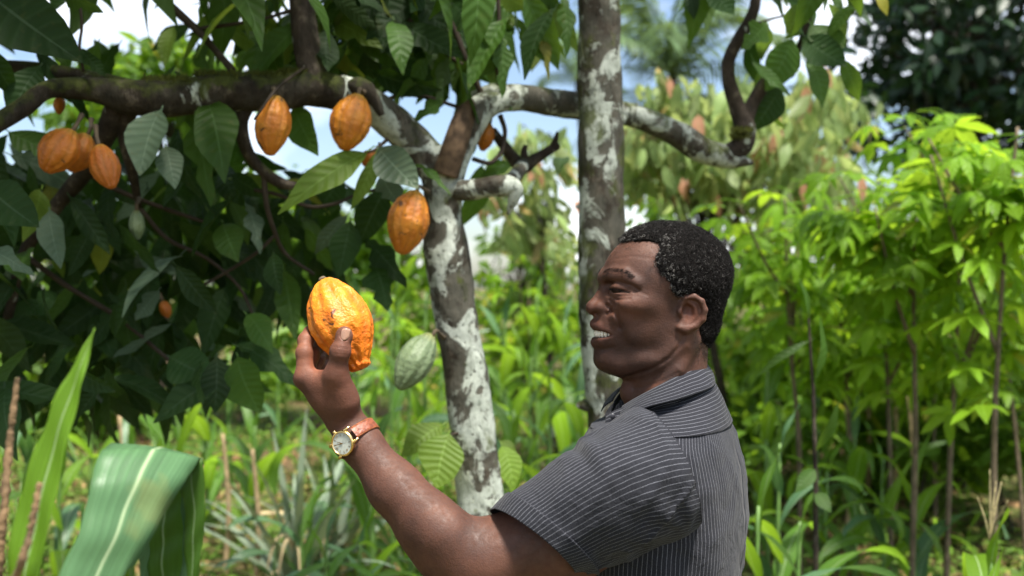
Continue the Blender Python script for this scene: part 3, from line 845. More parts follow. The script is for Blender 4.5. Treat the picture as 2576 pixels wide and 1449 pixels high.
def high_crown(parent, c, rad, n, mat, size, seed, tpl=None, name='crown'):
    rg = np.random.default_rng(seed)
    cl = unit(26, rg) * rg.uniform(0.3, 1.0, (26, 1)) ** 0.5
    k = rg.integers(0, 26, n)
    pos = np.asarray(c) + (cl[k] + rg.normal(size=(n, 3)) * 0.17) * np.asarray(rad)
    v, f, u = leaf_cloud(tpl or MID_T, pos, unit(n, rg) * np.array([1, 1, 0.6]) - np.array([0, 0, 0.5]), unit(n, rg) * 0.6 + np.array([0, 0, 0.7]), rg.uniform(size * 0.7, size * 1.25, n))
    return tag(link(name, mesh(name, v, f, u, mat=M[mat]), parent), kind='stuff')
high_crown(post, (0.55, 2.9, 5.4), (1.7, 1.6, 0.8), 700, 'forest', 0.2, 81)  # unseen crown, set overhead for its shade
# ------------------------------------------------------------------ maize
def strap(seg, ln, wid, rise, bend, wave=0.012, twist=0.0, seed=0):
    """Maize leaf leaving the stalk at the origin, arching out along +Y: (v, f, uv)."""
    rs = random.Random(seed)
    p, a = np.zeros(3), rise
    V, U, F = [], [], []
    ph = rs.uniform(0, 6)
    for i in range(seg + 1):
        t = i / seg
        w = wid / 2 * (0.55 + 0.45 * min(1, t * 5)) * (1 - max(0, t - 0.35) / 0.65) ** 0.75 + 0.0012
        tw = twist * t
        for s in (-1, 0, 1):
            up = abs(s) * (0.30 * w * (1 - t * 0.7) + wave * math.sin(9 * t + ph + s))
            x = s * w * math.cos(tw); z = s * w * math.sin(tw) + up
            V.append((x, p[1] - math.sin(a) * z, p[2] + math.cos(a) * z)); U.append((0.5 + 0.5 * s, t))
        p = p + np.array([0, math.cos(a), math.sin(a)]) * ln / seg
        a -= bend / seg * (0.4 + 1.4 * t)
    for i in range(seg):
        for j in (0, 1):
            q = i * 3 + j
            F.append((q, q + 1, q + 4, q + 3))
    return np.array(V), np.array(F), np.array(U)

MZ_T = [strap(11, 0.62, 0.085, R(68), R(150), seed=1), strap(11, 0.70, 0.092, R(60), R(125), twist=0.5, seed=2), strap(11, 0.55, 0.075, R(75), R(70), seed=3), strap(11, 0.75, 0.095, R(55), R(175), twist=-0.4, seed=4), strap(11, 0.45, 0.06, R(80), R(30), seed=5)]
MZ_ME = {}
def mz_mesh(k, mt):
    if (k, mt) not in MZ_ME:
        v, f, u = MZ_T[k]
        MZ_ME[(k, mt)] = mesh('leaf', v, f, u, mat=M[mt])
    return MZ_ME[(k, mt)]
STALK_ME = {}
def stalk_mesh(mt):
    if mt not in STALK_ME:
        v, f, u = tube([(0, 0, -0.03), (0.005, 0, 0.3), (-0.004, 0.004, 0.65), (0.004, 0, 1.0)], [0.013, 0.012, 0.010, 0.006], 12, 8, 0.15, 30)
        STALK_ME[mt] = mesh('stalk', v, f, u, mat=M[mt])
    return STALK_ME[mt]
def tassel_mesh():
    if 'tassel' not in STALK_ME:
        parts = []
        rs = random.Random(4)
        for k in range(6):
            a = rs.uniform(0, 6.28); sp = 0.0 if k == 0 else rs.uniform(0.03, 0.09)
            h = 0.24 if k == 0 else rs.uniform(0.14, 0.20)
            parts.append(tube([(0, 0, 0), (sp * 0.4 * math.cos(a), sp * 0.4 * math.sin(a), h * 0.5), (sp * math.cos(a), sp * math.sin(a), h)], [0.0022, 0.004, 0.0015], 14, 6, 0.5, 220))
        v, f, u = merge(parts)
        STALK_ME['tassel'] = mesh('tassel', v, f, u, mat=M['tassel'])
    return STALK_ME['tassel']

def maize(x, y, h, label, group, seed, leaves=7, tassel=False, size=1.0, mats=('maize', 'maize', 'maize_bright', 'maize_blue'), name='maize_plant', dry=False):
    rs = random.Random(seed)
    z = zg(x, y)
    t = empty(name, Vector((x, y, z)), label, 'maize plant', group)
    link('stalk', stalk_mesh('stalk_dry' if dry else 'stalk'), t, None, mat4(np.eye(3), (x, y, z), size, size, h))
    a0 = rs.uniform(0, math.pi)
    for k in range(leaves):
        q = (k + 0.7) / leaves
        an = a0 + (k % 2) * math.pi + rs.uniform(-0.5, 0.5)
        kk = 4 if k == leaves - 1 else rs.choice((0, 1, 2, 3) if q < 0.8 else (2, 0, 4))
        c, s = math.cos(an), math.sin(an)
        rot = np.array([[c, -s, 0], [s, c, 0], [0, 0, 1]])
        sc_ = size * rs.uniform(0.8, 1.15) * (0.65 + 0.45 * math.sin(math.pi * min(1, q + 0.1)))
        link('leaf', mz_mesh(kk, rs.choice(mats)), t, None, mat4(rot, (x, y, z + h * q * 0.97), sc_))
    if tassel:
        link('tassel', tassel_mesh(), t, None, mat4(np.eye(3), (x, y, z + h), size))
    return t

ORD = ['first', 'second', 'third', 'fourth', 'fifth', 'sixth', 'seventh', 'eighth', 'ninth', 'tenth', 'eleventh', 'twelfth', 'thirteenth', 'fourteenth', 'fifteenth', 'sixteenth', 'seventeenth', 'eighteenth', 'nineteenth', 'twentieth',
       'twenty-first', 'twenty-second', 'twenty-third', 'twenty-fourth']
def wx(x, d):
    return (x - 1288) / 1288 * TX * d

def maize_row(spots, phrase, group, seed, **kw):
    """spots (x px, d, h), labelled by their order from the left."""
    spots = sorted(spots)
    for k, (x, d, h) in enumerate(spots):
        maize(wx(x, d), d, h, '%s maize plant from the left %s' % (ORD[k], phrase), group, seed + k, leaves=6 + (k % 3), **kw)

maize_row([(330, 4.6, 0.75), (395, 5.4, 0.85), (450, 5.0, 0.8), (520, 5.6, 0.85), (575, 6.4, 0.9), (640, 5.2, 0.7), (150, 4.4, 0.8), (230, 5.2, 0.9), (70, 5.0, 0.9), (700, 6.6, 0.9)],
          'in the patch under the dark leaves', 'young maize under the shaded leaves', 200, size=0.85)
maize_row([(935, 4.4, 1.0), (985, 5.0, 1.3), (1030, 4.6, 1.15), (1070, 5.4, 1.4), (1000, 6.2, 1.6), (900, 5.8, 1.35), (860, 6.6, 1.4), (1110, 6.0, 1.5)],
          'between the raised wrist and the lichen-white trunk', 'maize beside the cacao trunk', 230)
maize_row([(1290, 4.8, 0.9), (1335, 5.4, 1.1), (1385, 5.0, 1.0), (1420, 6.0, 1.2), (1270, 6.4, 1.2), (1460, 5.2, 0.9), (1350, 6.8, 1.3)],
          'in the gap between the two trunks', 'maize between the trunks', 260)
maize_row([(820, 3.7, 0.62), (760, 4.4, 0.5), (905, 3.9, 0.55), (690, 3.8, 0.55)], 'below the watch, small and drooping', 'small maize below the raised arm', 290, size=0.7, mats=('maize', 'maize_blue', 'maize_blue'))
maize_row([(1905, 2.9, 0.95), (1960, 3.6, 1.0), (2010, 3.3, 0.8), (2080, 4.2, 0.75), (2150, 4.8, 0.8), (2220, 4.6, 0.7), (1930, 4.6, 1.2), (2300, 4.2, 0.7), (2060, 5.4, 0.8)],
          'behind the man\'s back', 'maize behind the man', 310, size=0.85)
maize_row([(2470, 2.45, 0.78), (2330, 2.3, 0.62), (2180, 2.35, 0.66), (2600, 2.3, 0.7), (2060, 2.6, 0.62), (2400, 2.2, 0.55), (1985, 2.4, 0.62)], 'at the near right edge, with long arching leaves', 'near maize on the right', 340, size=1.0, mats=('maize', 'maize', 'maize_bright'))
t = maize(wx(2490, 2.62), 2.62, 0.93, 'maize plant with an upright tassel near the right edge', 'near maize on the right', 360, 5, True, 0.8)

# a dark bare sapling stem behind the man
sap = empty('sapling', Vector((wx(2050, 3.0), 3.0, zg(1, 3.0))), 'thin dark sapling stem with a few leaves right of the man', 'sapling')
v, f, u = tube([np.array([wx(2052, 3.0), 3.0, zg(1, 3.0) - 0.03]), np.array(P(2052, 1300, 3.0)), np.array(P(2050, 1150, 3.0)), np.array(P(2046, 1000, 3.0)), np.array(P(2040, 900, 3.0)), np.array(P(2034, 800, 3.0))], [0.009, 0.008, 0.007, 0.006, 0.005, 0.003], 30, 8, 0.15, 40)
link('stem', mesh('stem', v, f, u, mat=M['bark_dark']), sap)
for (a, b, w_, n) in (((2050, 1130, 3.0), (2110, 1010, 2.95), 30, (0.3, -1, 0.3)), ((2042, 960, 3.0), (2064, 800, 2.98), 26, (0.6, -1, 0)), ((2036, 860, 3.0), (1900, 950, 3.0), 24, (0, -1, 0.8)), ((2048, 1180, 3.0), (2000, 1240, 2.95), 40, (0, -1, 0.5)), ((2050, 1240, 3.0), (2090, 1290, 2.95), 40, (0, -1, 0.6)), ((2034, 800, 3.0), (2010, 700, 3.0), 14, (0.3, -1, 0))):
    add_leaf(sap, 'cacao', 0, P(*a), P(*b), w_ * S(3.0), n)

# ------------------------------------------------------------------ near maize at the lower left, out of focus
def ribbon(name, pts, parent, mat, rows=34, thick=0.0005, cup=0.10):
    """Blade from (left x y d, right x y d) pairs: five columns."""
    L_ = catmull(np.array([P(*p[0:3]) for p in pts]), rows); R_ = catmull(np.array([P(*p[3:6]) for p in pts]), rows)
    V, U = [], []
    for i in range(rows):
        n = np.cross(R_[i] - L_[i], L_[min(i + 1, rows - 1)] - L_[max(i - 1, 0)]); n /= np.linalg.norm(n) + 1e-9
        for s in np.linspace(0, 1, 7):
            q = L_[i] * (1 - s) + R_[i] * s + n * cup * np.linalg.norm(R_[i] - L_[i]) * (abs(s - 0.5) * 2) ** 1.5 * 0.5
            if s in (0.0, 1.0):
                mid_ = (L_[i] + R_[i]) / 2
                nz_ = vnoise(np.array([[i * 0.55 + 40 * s, 3.3, 1.1]]), 61)[0]; nb_ = vnoise(np.array([[i * 0.21 + 40 * s, 8.3, 1.1]]), 62)[0]
                q = q + (mid_ - q) * max(0.0, 0.05 * nz_ + (0.45 * (nb_ - 0.45) if nb_ > 0.45 else 0.0))
            V.append(q + n * 0.0015 * math.sin(i * 0.9 + s * 5)); U.append((s, i / rows))
    F = [(i * 7 + j, i * 7 + j + 1, (i + 1) * 7 + j + 1, (i + 1) * 7 + j) for i in range(rows - 1) for j in range(6)]
    o = link(name, mesh(name, np.array(V), np.array(F), np.array(U), mat=M[mat]), parent)
    m = o.modifiers.new('thick', 'SOLIDIFY'); m.thickness = thick; m.offset = 0
    return o
near = empty('maize_plant', Vector((wx(250, 1.0), 1.05, 0.0)), 'near maize plant at lower left, one broad blade bent over and one upright', 'maize plant')
v, f, u = tube([(wx(250, 1.0), 1.05, -0.03), (wx(240, 1.0), 1.05, 0.6), np.array(P(250, 1700, 1.0)), np.array(P(330, 1560, 1.0))], [0.016, 0.015, 0.012, 0.008], 24, 12, 0.1, 20)
link('stalk', mesh('stalk', v, f, u, mat=M['stalk']), near)
ribbon('leaf', [(20, 1560, 0.86, 100, 1590, 0.86), (22, 1449, 0.86, 105, 1449, 0.86), (48, 1300, 0.87, 142, 1290, 0.87), (88, 1150, 0.88, 172, 1140, 0.88), (140, 1010, 0.89, 203, 1010, 0.89), (192, 910, 0.90, 224, 910, 0.90), (236, 828, 0.91, 240, 826, 0.91)], near, 'maize_bright', cup=0.45)
ribbon('leaf', [(300, 1640, 1.06, 430, 1650, 1.08), (345, 1400, 1.07, 500, 1420, 1.09), (352, 1260, 1.06, 505, 1250, 1.08), (322, 1150, 1.03, 512, 1160, 1.06), (286, 1108, 0.99, 506, 1142, 1.02), (258, 1128, 0.95, 480, 1185, 0.99), (232, 1210, 0.92, 420, 1290, 0.96), (205, 1330, 0.90, 350, 1420, 0.93), (150, 1449, 0.88, 270, 1560, 0.91), (60, 1640, 0.86, 130, 1720, 0.88)], near, 'maize_blue', rows=60, cup=0.10)
ribbon('leaf', [(452, 1235, 1.03, 508, 1150, 1.03), (462, 1300, 1.03, 516, 1270, 1.03), (462, 1380, 1.03, 508, 1370, 1.03), (470, 1460, 1.03, 498, 1460, 1.03), (470, 1560, 1.03, 480, 1560, 1.03)], near, 'maize', rows=24)
ribbon('leaf', [(392, 1220, 1.07, 450, 1210, 1.06), (372, 1310, 1.07, 455, 1300, 1.06), (362, 1400, 1.07, 456, 1400, 1.06), (380, 1500, 1.07, 440, 1500, 1.06)], near, 'maize', rows=24)
tas = empty('maize_tassel', Vector((wx(20, 0.95), 0.95, 0.0)), 'blurred brown dry tassel stalk at the far left edge', 'tassel')
def spike(pts, r0, r1, parent, seed):
    v, f, u = tube([np.array(P(*p)) for p in pts], np.linspace(r0, r1, len(pts)), 120, 9, 0.6, 300, True, seed)
    link('spike', mesh('spike', v, f, u, mat=M['tassel_brown']), parent)
v, f, u = tube([(wx(20, 0.95), 0.95, -0.02), (wx(0, 0.95), 0.95, 0.6), np.array(P(-30, 1600, 0.95)), np.array(P(-5, 1449, 0.95))], [0.014, 0.012, 0.009, 0.007], 24, 10)
link('stalk', mesh('stalk', v, f, u, mat=M['stalk_dry']), tas)
spike([(-5, 1449, 0.95), (8, 1300, 0.95), (22, 1130, 0.96), (36, 1020, 0.96), (44, 950, 0.96)], 0.0046, 0.0022, tas, 1)
spike([(-30, 1600, 0.95), (0, 1500, 0.93), (45, 1440, 0.84), (80, 1320, 0.835), (100, 1215, 0.835)], 0.0042, 0.0024, tas, 2)

# ------------------------------------------------------------------ cassava
def cassava_leaf(n, ln, droop, seed):
    rs = random.Random(seed)
    parts = []
    for k in range(n):
        a = (k - (n - 1) / 2) * R(44 if n > 5 else 50) + rs.uniform(-0.1, 0.1)
        v, f, u = leaf_template(0.37, droop * rs.uniform(0.7, 1.4), 0.2, 0.015, 4, 1.3, 0, seed + k)
        s = ln * (1 - 0.35 * abs(a) / math.pi * 1.6) * rs.uniform(0.9, 1.08)
        c, sn = math.cos(a), math.sin(a)
        v = v * s
        v = np.stack([c * v[:, 0] + sn * v[:, 1], -sn * v[:, 0] + c * v[:, 1], v[:, 2] - 0.0015 * k], 1)
        parts.append((v, f, u))
    v, f, u = tube([(0, 0, 0), (0, -0.06, 0.02), (0, -0.17, -0.01)], [0.0022, 0.0022, 0.003], 5, 5, cap=False)
    parts.append((v, f, u * 0 + 0.5))
    return merge(parts)
CS_ME = [mesh('leaf', *cassava_leaf(n, ln, dr, 10 * k), mat=M['cassava']) for k, (n, ln, dr) in enumerate(((7, 0.155, 0.5), (5, 0.16, 0.4), (7, 0.14, 0.8), (6, 0.15, 0.3)))]

def cassava(spots, label, group, seed, nleaf=26, size=1.0, zmin=0.75):
    """spots: stem from (x px at ground) through (x, y, d) points; leaves whorl round the upper part."""
    rg = np.random.default_rng(seed)
    w = [np.array(P(*q)) for q in spots]
    base = np.array([w[0][0] + rg.normal(0, 0.03), w[0][1], zg(w[0][0], w[0][1]) - 0.03])
    t = empty('cassava_plant', Vector(base), label, 'cassava plant', group)
    path = [base] + w
    v, f, u = tube(path, np.linspace(0.013, 0.005, len(path)), 40, 9, 0.18, 25, True, seed)
    link('stem', mesh('stem', v, f, u, mat=M['cassava_stem']), t)
    fine = catmull(np.array(path), 60)
    tip = w[-1]
    forks = []
    for q in range(3):
        a = rg.uniform(0, 6.28); s0 = fine[int(rg.integers(22, 50))]
        e = tip + np.array([math.cos(a) * 0.34, math.sin(a) * 0.28, rg.uniform(-0.22, 0.12)]) * size
        m = (s0 + e) / 2 + np.array([0, 0, -0.04])
        vv, ff, uu = tube([s0, m, e], [0.009, 0.007, 0.004], 16, 7, 0.15, 25)
        link('branch', mesh('branch', vv, ff, uu, mat=M['cassava_stem']), t)
        forks.append(catmull(np.array([s0, m, e]), 20))
    lines = [fine[20:]] + forks
    for k in range(nleaf):
        ln = lines[k % len(lines)]
        c = ln[int(rg.beta(1.3, 1.0) * (len(ln) - 1))]
        a = rg.uniform(0, 6.28)
        out = np.array([math.cos(a), math.sin(a), rg.uniform(-0.25, 0.55)])
        b = c + out * 0.17 * size
        dv = np.array([math.cos(a), math.sin(a), rg.uniform(-0.55, 0.1)])
        n = np.array([rg.normal(0, 0.25), rg.normal(-0.25, 0.25), 1.0])
        link('leaf', CS_ME[int(rg.integers(4))], t, None, mat4(basis(dv, n), b, size * rg.uniform(0.75, 1.2)))
    return t
CSG = 'cassava plants right of the man'
CS = [
    ([(2302, 1150, 4.0), (2300, 900, 4.0), (2298, 640, 4.0), (2310, 480, 4.0)], 'with the straight brown stem right of centre', 30),
    ([(2390, 1150, 4.2), (2405, 880, 4.2), (2420, 560, 4.2), (2450, 340, 4.2)], 'whose top leaves stand against the dark tree', 32),
    ([(2238, 1150, 4.8), (2232, 950, 4.8), (2220, 760, 4.8), (2190, 620, 4.8)], 'with a pale slender stem, second of the thicket', 26),
    ([(2140, 1140, 5.2), (2130, 960, 5.2), (2110, 800, 5.2), (2080, 640, 5.2)], 'nearest behind the man\'s head', 26),
    ([(2500, 1180, 3.6), (2510, 900, 3.6), (2530, 600, 3.6), (2560, 320, 3.6)], 'at the right edge with broad bright leaves', 28),
    ([(2010, 1120, 4.6), (1990, 900, 4.6), (1980, 700, 4.6), (1975, 500, 4.6)], 'whose fresh tuft spreads above the man\'s hair', 22),
    ([(2560, 1150, 5.0), (2540, 960, 5.0), (2510, 720, 5.0), (2480, 600, 5.0)], 'half hidden behind the one at the right edge', 28),
    ([(2350, 1130, 5.6), (2352, 980, 5.6), (2360, 820, 5.6), (2350, 700, 5.6)], 'deep in the thicket below the bright tops', 28),
    ([(2060, 1120, 6.0), (2050, 1000, 6.0), (2030, 880, 6.0), (2010, 780, 6.0)], 'low, just right of the man\'s nape', 26),
    ([(2190, 1120, 6.4), (2186, 1000, 6.4), (2170, 900, 6.4), (2150, 830, 6.4)], 'low and dark at the back of the thicket', 26),
    ([(1930, 1120, 6.6), (1925, 1000, 6.6), (1915, 900, 6.6), (1905, 830, 6.6)], 'low behind the man\'s collar', 24),
    ([(2440, 1130, 6.6), (2446, 1000, 6.6), (2450, 900, 6.6), (2456, 820, 6.6)], 'low at the back, near the right edge', 26),
]
for k, (sp, txt, n) in enumerate(CS):
    cassava(sp, 'cassava plant ' + txt, CSG, 400 + k, int(n * 3.0), 0.9)
cassava([(1345, 1100, 7.0), (1340, 950, 7.0), (1330, 820, 7.0), (1330, 720, 7.0)], 'cassava plant seen small in the gap between the two trunks', 'cassava between the trunks', 430, 28)
cassava([(1420, 1100, 8.0), (1424, 950, 8.0), (1420, 860, 8.0), (1410, 780, 8.0)], 'small far cassava plant beside the straight trunk', 'cassava between the trunks', 431, 28)
cassava([(950, 1000, 7.0), (945, 900, 7.0), (940, 820, 7.0), (930, 740, 7.0)], 'cassava plant behind the held pod', 'cassava between the trunks', 432, 26)

# ------------------------------------------------------------------ pineapple
def pineapple(x, d, label, n, size, seed):
    rs = random.Random(seed)
    px, z = wx(x, d), zg(wx(x, d), d)
    t = empty('pineapple_plant', Vector((px, d, z)), label, 'pineapple plant', 'pineapple plants behind the arm')
    for k in range(n):
        q = k / n
        an = k * 2.4 + rs.uniform(-0.2, 0.2)
        el = R(82 - 62 * q + rs.uniform(-6, 6))
        key = ('pine', k % 3)
        if key not in LEAF_ME:
            v, f, u = strap(7, 0.85, 0.05, 0.0, R(18 + 14 * (k % 3)), 0.0, 0, k)
            LEAF_ME[key] = mesh('leaf', v, f, u, mat=M['pine'])
        c, s = math.cos(an), math.sin(an)
        rot = np.array([[c, -s, 0], [s, c, 0], [0, 0, 1]]) @ np.array([[1, 0, 0], [0, math.cos(el), -math.sin(el)], [0, math.sin(el), math.cos(el)]])
        link('leaf', LEAF_ME[key], t, None, mat4(rot, (px, d, z + 0.05), size * rs.uniform(0.8, 1.1)))
    for k in range(9):
        an = rs.uniform(0, 6.28); el = R(rs.uniform(-10, 45))
        key = ('straw', k % 2)
        if key not in LEAF_ME:
            v, f, u = strap(9, 0.7, 0.022, 0.0, R(110), 0.004, 1.0, k)
            LEAF_ME[key] = mesh('dry_leaf', v, f, u, mat=M['straw'])
        c, s = math.cos(an), math.sin(an)
        rot = np.array([[c, -s, 0], [s, c, 0], [0, 0, 1]]) @ np.array([[1, 0, 0], [0, math.cos(el), -math.sin(el)], [0, math.sin(el), math.cos(el)]])
        link('dry_leaf', LEAF_ME[key], t, None, mat4(rot, (px, d, z + 0.22), size * rs.uniform(0.7, 1.1)))
pineapple(745, 4.6, 'grey-green spiky pineapple plant left of the raised wrist', 26, 1.0, 1)
pineapple(840, 4.9, 'second pineapple plant, half hidden behind the raised wrist', 22, 0.85, 2)

# ------------------------------------------------------------------ small weeds and fallen leaves
def scatter(n, x0, x1, y0, y1, seed, patch=None):
    rg = np.random.default_rng(seed)
    x = rg.uniform(x0, x1, n * 3); y = rg.uniform(y0, y1, n * 3)
    keep = (np.abs(x) < y * 0.62 + 0.6)
    if patch is not None:
        keep &= vnoise(np.stack([x * 1.6, y * 1.6, x * 0], 1), patch) + rg.normal(0, 0.25, n * 3) > -0.05
    x, y = x[keep][:n], y[keep][:n]
    return np.stack([x, y, terrain(x, y)], 1), rg
p, rg = scatter(24000, -6.5, 6.5, 3.0, 11.0, 91, 6)
p[:, 2] += rg.uniform(0.0, 0.13, len(p)) ** 1.0
v, f, u = leaf_cloud(SMALL_T, p, unit(len(p), rg) * np.array([1, 1, 0.35]) + np.array([0, 0, 0.2]), unit(len(p), rg) * 0.5 + np.array([0, -0.2, 1]), rg.uniform(0.035, 0.085, len(p)))
tag(link('undergrowth', mesh('undergrowth', v, f, u, mat=M['weed'])), 'low green weeds covering the ground between the maize', 'weeds', kind='stuff')
p, rg = scatter(4800, -6.0, 6.0, 3.0, 10.0, 92)
p[:, 2] += rg.uniform(0.004, 0.03, len(p))
v, f, u = leaf_cloud(MID_T, p, unit(len(p), rg) * np.array([1, 1, 0.15]), unit(len(p), rg) * 0.4 + np.array([0, 0, 1]), rg.uniform(0.05, 0.15, len(p)))
tag(link('leaf_litter', mesh('leaf_litter', v, f, u, mat=M['litter'])), 'brown dry leaves lying on the soil', 'leaf litter', kind='stuff')
gtpl = strap(5, 0.30, 0.014, R(70), R(90), 0.0, 0.3, 3)
p, rg = scatter(1500, -6.0, 6.0, 3.6, 11.0, 93, 12)
an = rg.uniform(0, 6.28, len(p))
dr = np.stack([np.cos(an), np.sin(an), an * 0], 1)
v, f, u = leaf_cloud(gtpl, p, dr, np.tile(np.array([0, 0, 1.0]), (len(p), 1)), rg.uniform(0.6, 1.5, len(p)))
tag(link('grass', mesh('grass', v, f, u, mat=M['maize'])), 'long thin grass among the maize', 'grass', kind='stuff')
for k, (x, d, h) in enumerate(((306, 5.0, 0.78), (565, 4.9, 0.72), (640, 4.7, 0.70), (2130, 5.4, 0.9), (2290, 5.2, 0.85), (2248, 5.8, 0.95), (2180, 6.2, 0.8))):
    px = wx(x, d)
    v, f, u = tube([(px, d, zg(px, d) - 0.02), (px + 0.02, d, zg(px, d) + h * 0.5), (px - 0.01, d, zg(px, d) + h)], [0.014, 0.013, 0.009], 14, 8, 0.15, 30)
    tag(link('dry_stalk', mesh('dry_stalk', v, f, u, mat=M['stalk_dry'])), '%s bare dry stalk from the left standing in the undergrowth' % ORD[k], 'stalk', 'bare dry stalks')

# ------------------------------------------------------------------ trees behind
def bg_tree(x, d, label, crowns, mat, size, n, seed, group=None, trunk_px=None, tpl=None, hang=0.6, spread=0.16, trunk_mat='bark_dark', name='leafy_tree', clumps=22, singles=0):
    """crowns: (cx, cy, rx px, ry px, depth m) ellipsoids of leaf clumps at distance d."""
    rg = np.random.default_rng(seed)
    px = wx(x, d)
    base = np.array([px, d, zg(px, d)])
    t = empty(name, Vector(base), label, 'tree', group)
    s = S(d)
    wood, pos = [], []
    tr = trunk_px or 10
    top = np.array(P(crowns[0][0], crowns[0][1] - crowns[0][3] * 0.3, d))
    mid = (base + top) / 2 + np.array([rg.normal(0, 0.1), 0, 0])
    wood.append(tube([base - np.array([0, 0, 0.05]), mid, top], [tr * s * 1.2, tr * s, tr * s * 0.4], 16, 10, 0.12, 6, True, seed))
    tot = sum(c[2] * c[3] for c in crowns)
    for cx, cy, rx, ry, dep in crowns:
        c = np.array(P(cx, cy, d))
        k = clumps
        cl = unit(k, rg) * rg.uniform(0.35, 1.0, (k, 1)) ** 0.6 * np.array([rx * s, dep, ry * s]) + c
        for q in cl[:8]:
            a = mid + (top - mid) * rg.uniform(0, 0.9)
            wood.append(tube([a, (a + q) / 2 + np.array([0, 0, 0.03 * d]), q], [tr * s * 0.4, tr * s * 0.28, tr * s * 0.1], 8, 6, 0.1, 6))
        m = int(n * rx * ry / tot)
        pos.append(cl[rg.integers(0, k, m)] + rg.normal(size=(m, 3)) * np.array([rx * s, dep, ry * s]) * spread)
    v, f, u = merge(wood)
    link('trunk', mesh('trunk', v, f, u, mat=M[trunk_mat]), t)
    pos = np.vstack(pos); m = len(pos)
    v, f, u = leaf_cloud(tpl or SMALL_T, pos, unit(m, rg) * np.array([1, 1, 0.7]) - np.array([0, 0, hang]), unit(m, rg) * 0.8 + np.array([0, -0.3, 0.5]), rg.uniform(size * 0.65, size * 1.25, m))
    tag(link('crown', mesh('crown', v, f, u, mat=M[mat]), t), kind='stuff')
    return t
BG = 'trees along the back of the plot'
bg_tree(1880, 6.5, 'cacao tree with pale hanging leaves and pink new flush above the man', [(1760, 330, 190, 130, 0.8), (1990, 330, 150, 150, 0.9), (1640, 330, 100, 130, 0.7), (1900, 470, 200, 90, 0.8)], 'flush', 0.155, 1800, 501, BG, 10, MID_T, 1.3, 0.17, name='cacao_tree')
bg_tree(1400, 7.5, 'young yellow-green cacao tree in the gap left of the straight trunk', [(1340, 420, 120, 90, 0.7), (1400, 560, 100, 110, 0.8), (1270, 540, 70, 90, 0.6)], 'flush', 0.17, 420, 502, BG, 7, MID_T, 1.0, 0.17, name='cacao_tree')
bg_tree(2440, 12.0, 'tall dark evergreen tree filling the upper right corner', [(2400, 60, 290, 190, 2.0), (2560, 240, 190, 190, 2.0), (2260, 250, 150, 160, 1.8), (2440, 340, 170, 100, 1.6), (2480, -260, 330, 230, 2.2)], 'forest_dark', 0.22, 7600, 503, BG, 26, SMALL_T, 0.5, 0.14, name='evergreen_tree')
bg_tree(2180, 10.0, 'bushy green tree behind the cassava tops', [(2160, 560, 170, 130, 1.3), (2350, 560, 190, 150, 1.3), (2520, 640, 130, 170, 1.2), (2180, 760, 200, 120, 1.2), (2420, 820, 200, 140, 1.2)], 'forest', 0.13, 1500, 504, BG, 10, SMALL_T, 0.5, 0.15)
bg_tree(1900, 9.0, 'leafy tree behind the man\'s head', [(1920, 620, 130, 110, 1.0), (1860, 800, 130, 150, 1.0), (1990, 900, 170, 120, 1.0), (1640, 560, 90, 120, 1.0)], 'forest', 0.14, 1800, 505, BG, 9, SMALL_T, 0.5, 0.15)
bg_tree(400, 8.0, 'light green tree standing in the sky gap at upper left', [(430, 190, 110, 80, 0.9), (290, 200, 80, 60, 0.8), (540, 190, 70, 60, 0.8), (360, 270, 220, 80, 1.0)], 'forest', 0.16, 1200, 506, BG, 8, MID_T, 0.4, 0.16)
bg_tree(620, 9.0, 'bright green tree glimpsed through the dark leaves, left of the held pod', [(620, 560, 170, 150, 1.1), (420, 600, 170, 170, 1.1), (800, 640, 110, 140, 1.0), (700, 820, 150, 110, 1.0)], 'forest', 0.16, 3600, 507, BG, 8, SMALL_T, 0.4, 0.16)
bg_tree(160, 8.5, 'green bush glimpsed behind the shaded leaves at far left', [(140, 640, 200, 180, 1.1), (60, 860, 160, 130, 1.0), (330, 860, 160, 120, 1.0), (180, 1000, 200, 90, 1.0)], 'forest', 0.16, 2600, 508, BG, 8, SMALL_T, 0.4, 0.16)
bg_tree(1000, 9.5, 'hazy blue-green tree behind the pod on the trunk', [(1000, 560, 110, 110, 1.0), (930, 720, 120, 110, 1.0), (1040, 760, 90, 120, 1.0)], 'forest', 0.14, 1700, 509, BG, 8, SMALL_T, 0.4, 0.15)
bg_tree(1320, 10.5, 'thin tree with sky showing through it between the two trunks', [(1300, 660, 110, 110, 1.2), (1400, 760, 90, 120, 1.2), (1260, 820, 90, 110, 1.0), (1360, 900, 110, 90, 1.0)], 'forest', 0.13, 2000, 510, BG, 9, SMALL_T, 0.4, 0.15)
bg_tree(1700, 12.0, 'far green trees low behind the man\'s head and collar', [(1680, 700, 170, 130, 1.2), (1560, 860, 130, 130, 1.2), (1820, 940, 190, 110, 1.2)], 'forest', 0.14, 1400, 511, BG, 9, SMALL_T, 0.4, 0.15)
for k, (x, y, d, rx, n, sd) in enumerate(((300, 980, 11, 420, 2600, 521), (1000, 960, 12, 380, 2600, 522), (2250, 980, 9.5, 420, 1300, 523), (1500, 980, 12.5, 330, 2000, 524))):
    bg_tree(x, d, 'low green thicket %s' % ('at the back left, under the shaded leaves', 'far behind the maize by the white trunk', 'at the foot of the cassava stems', 'far behind, between trunk and man')[k],
            [(x - rx * 0.55, y, rx * 0.5, 70, 1.0), (x + rx * 0.5, y, rx * 0.5, 80, 1.0), (x, y + 50, rx * 0.5, 60, 1.0)], 'forest', 0.14, n, sd, 'thickets at the back', 4, SMALL_T, 0.2, 0.2, name='bush')

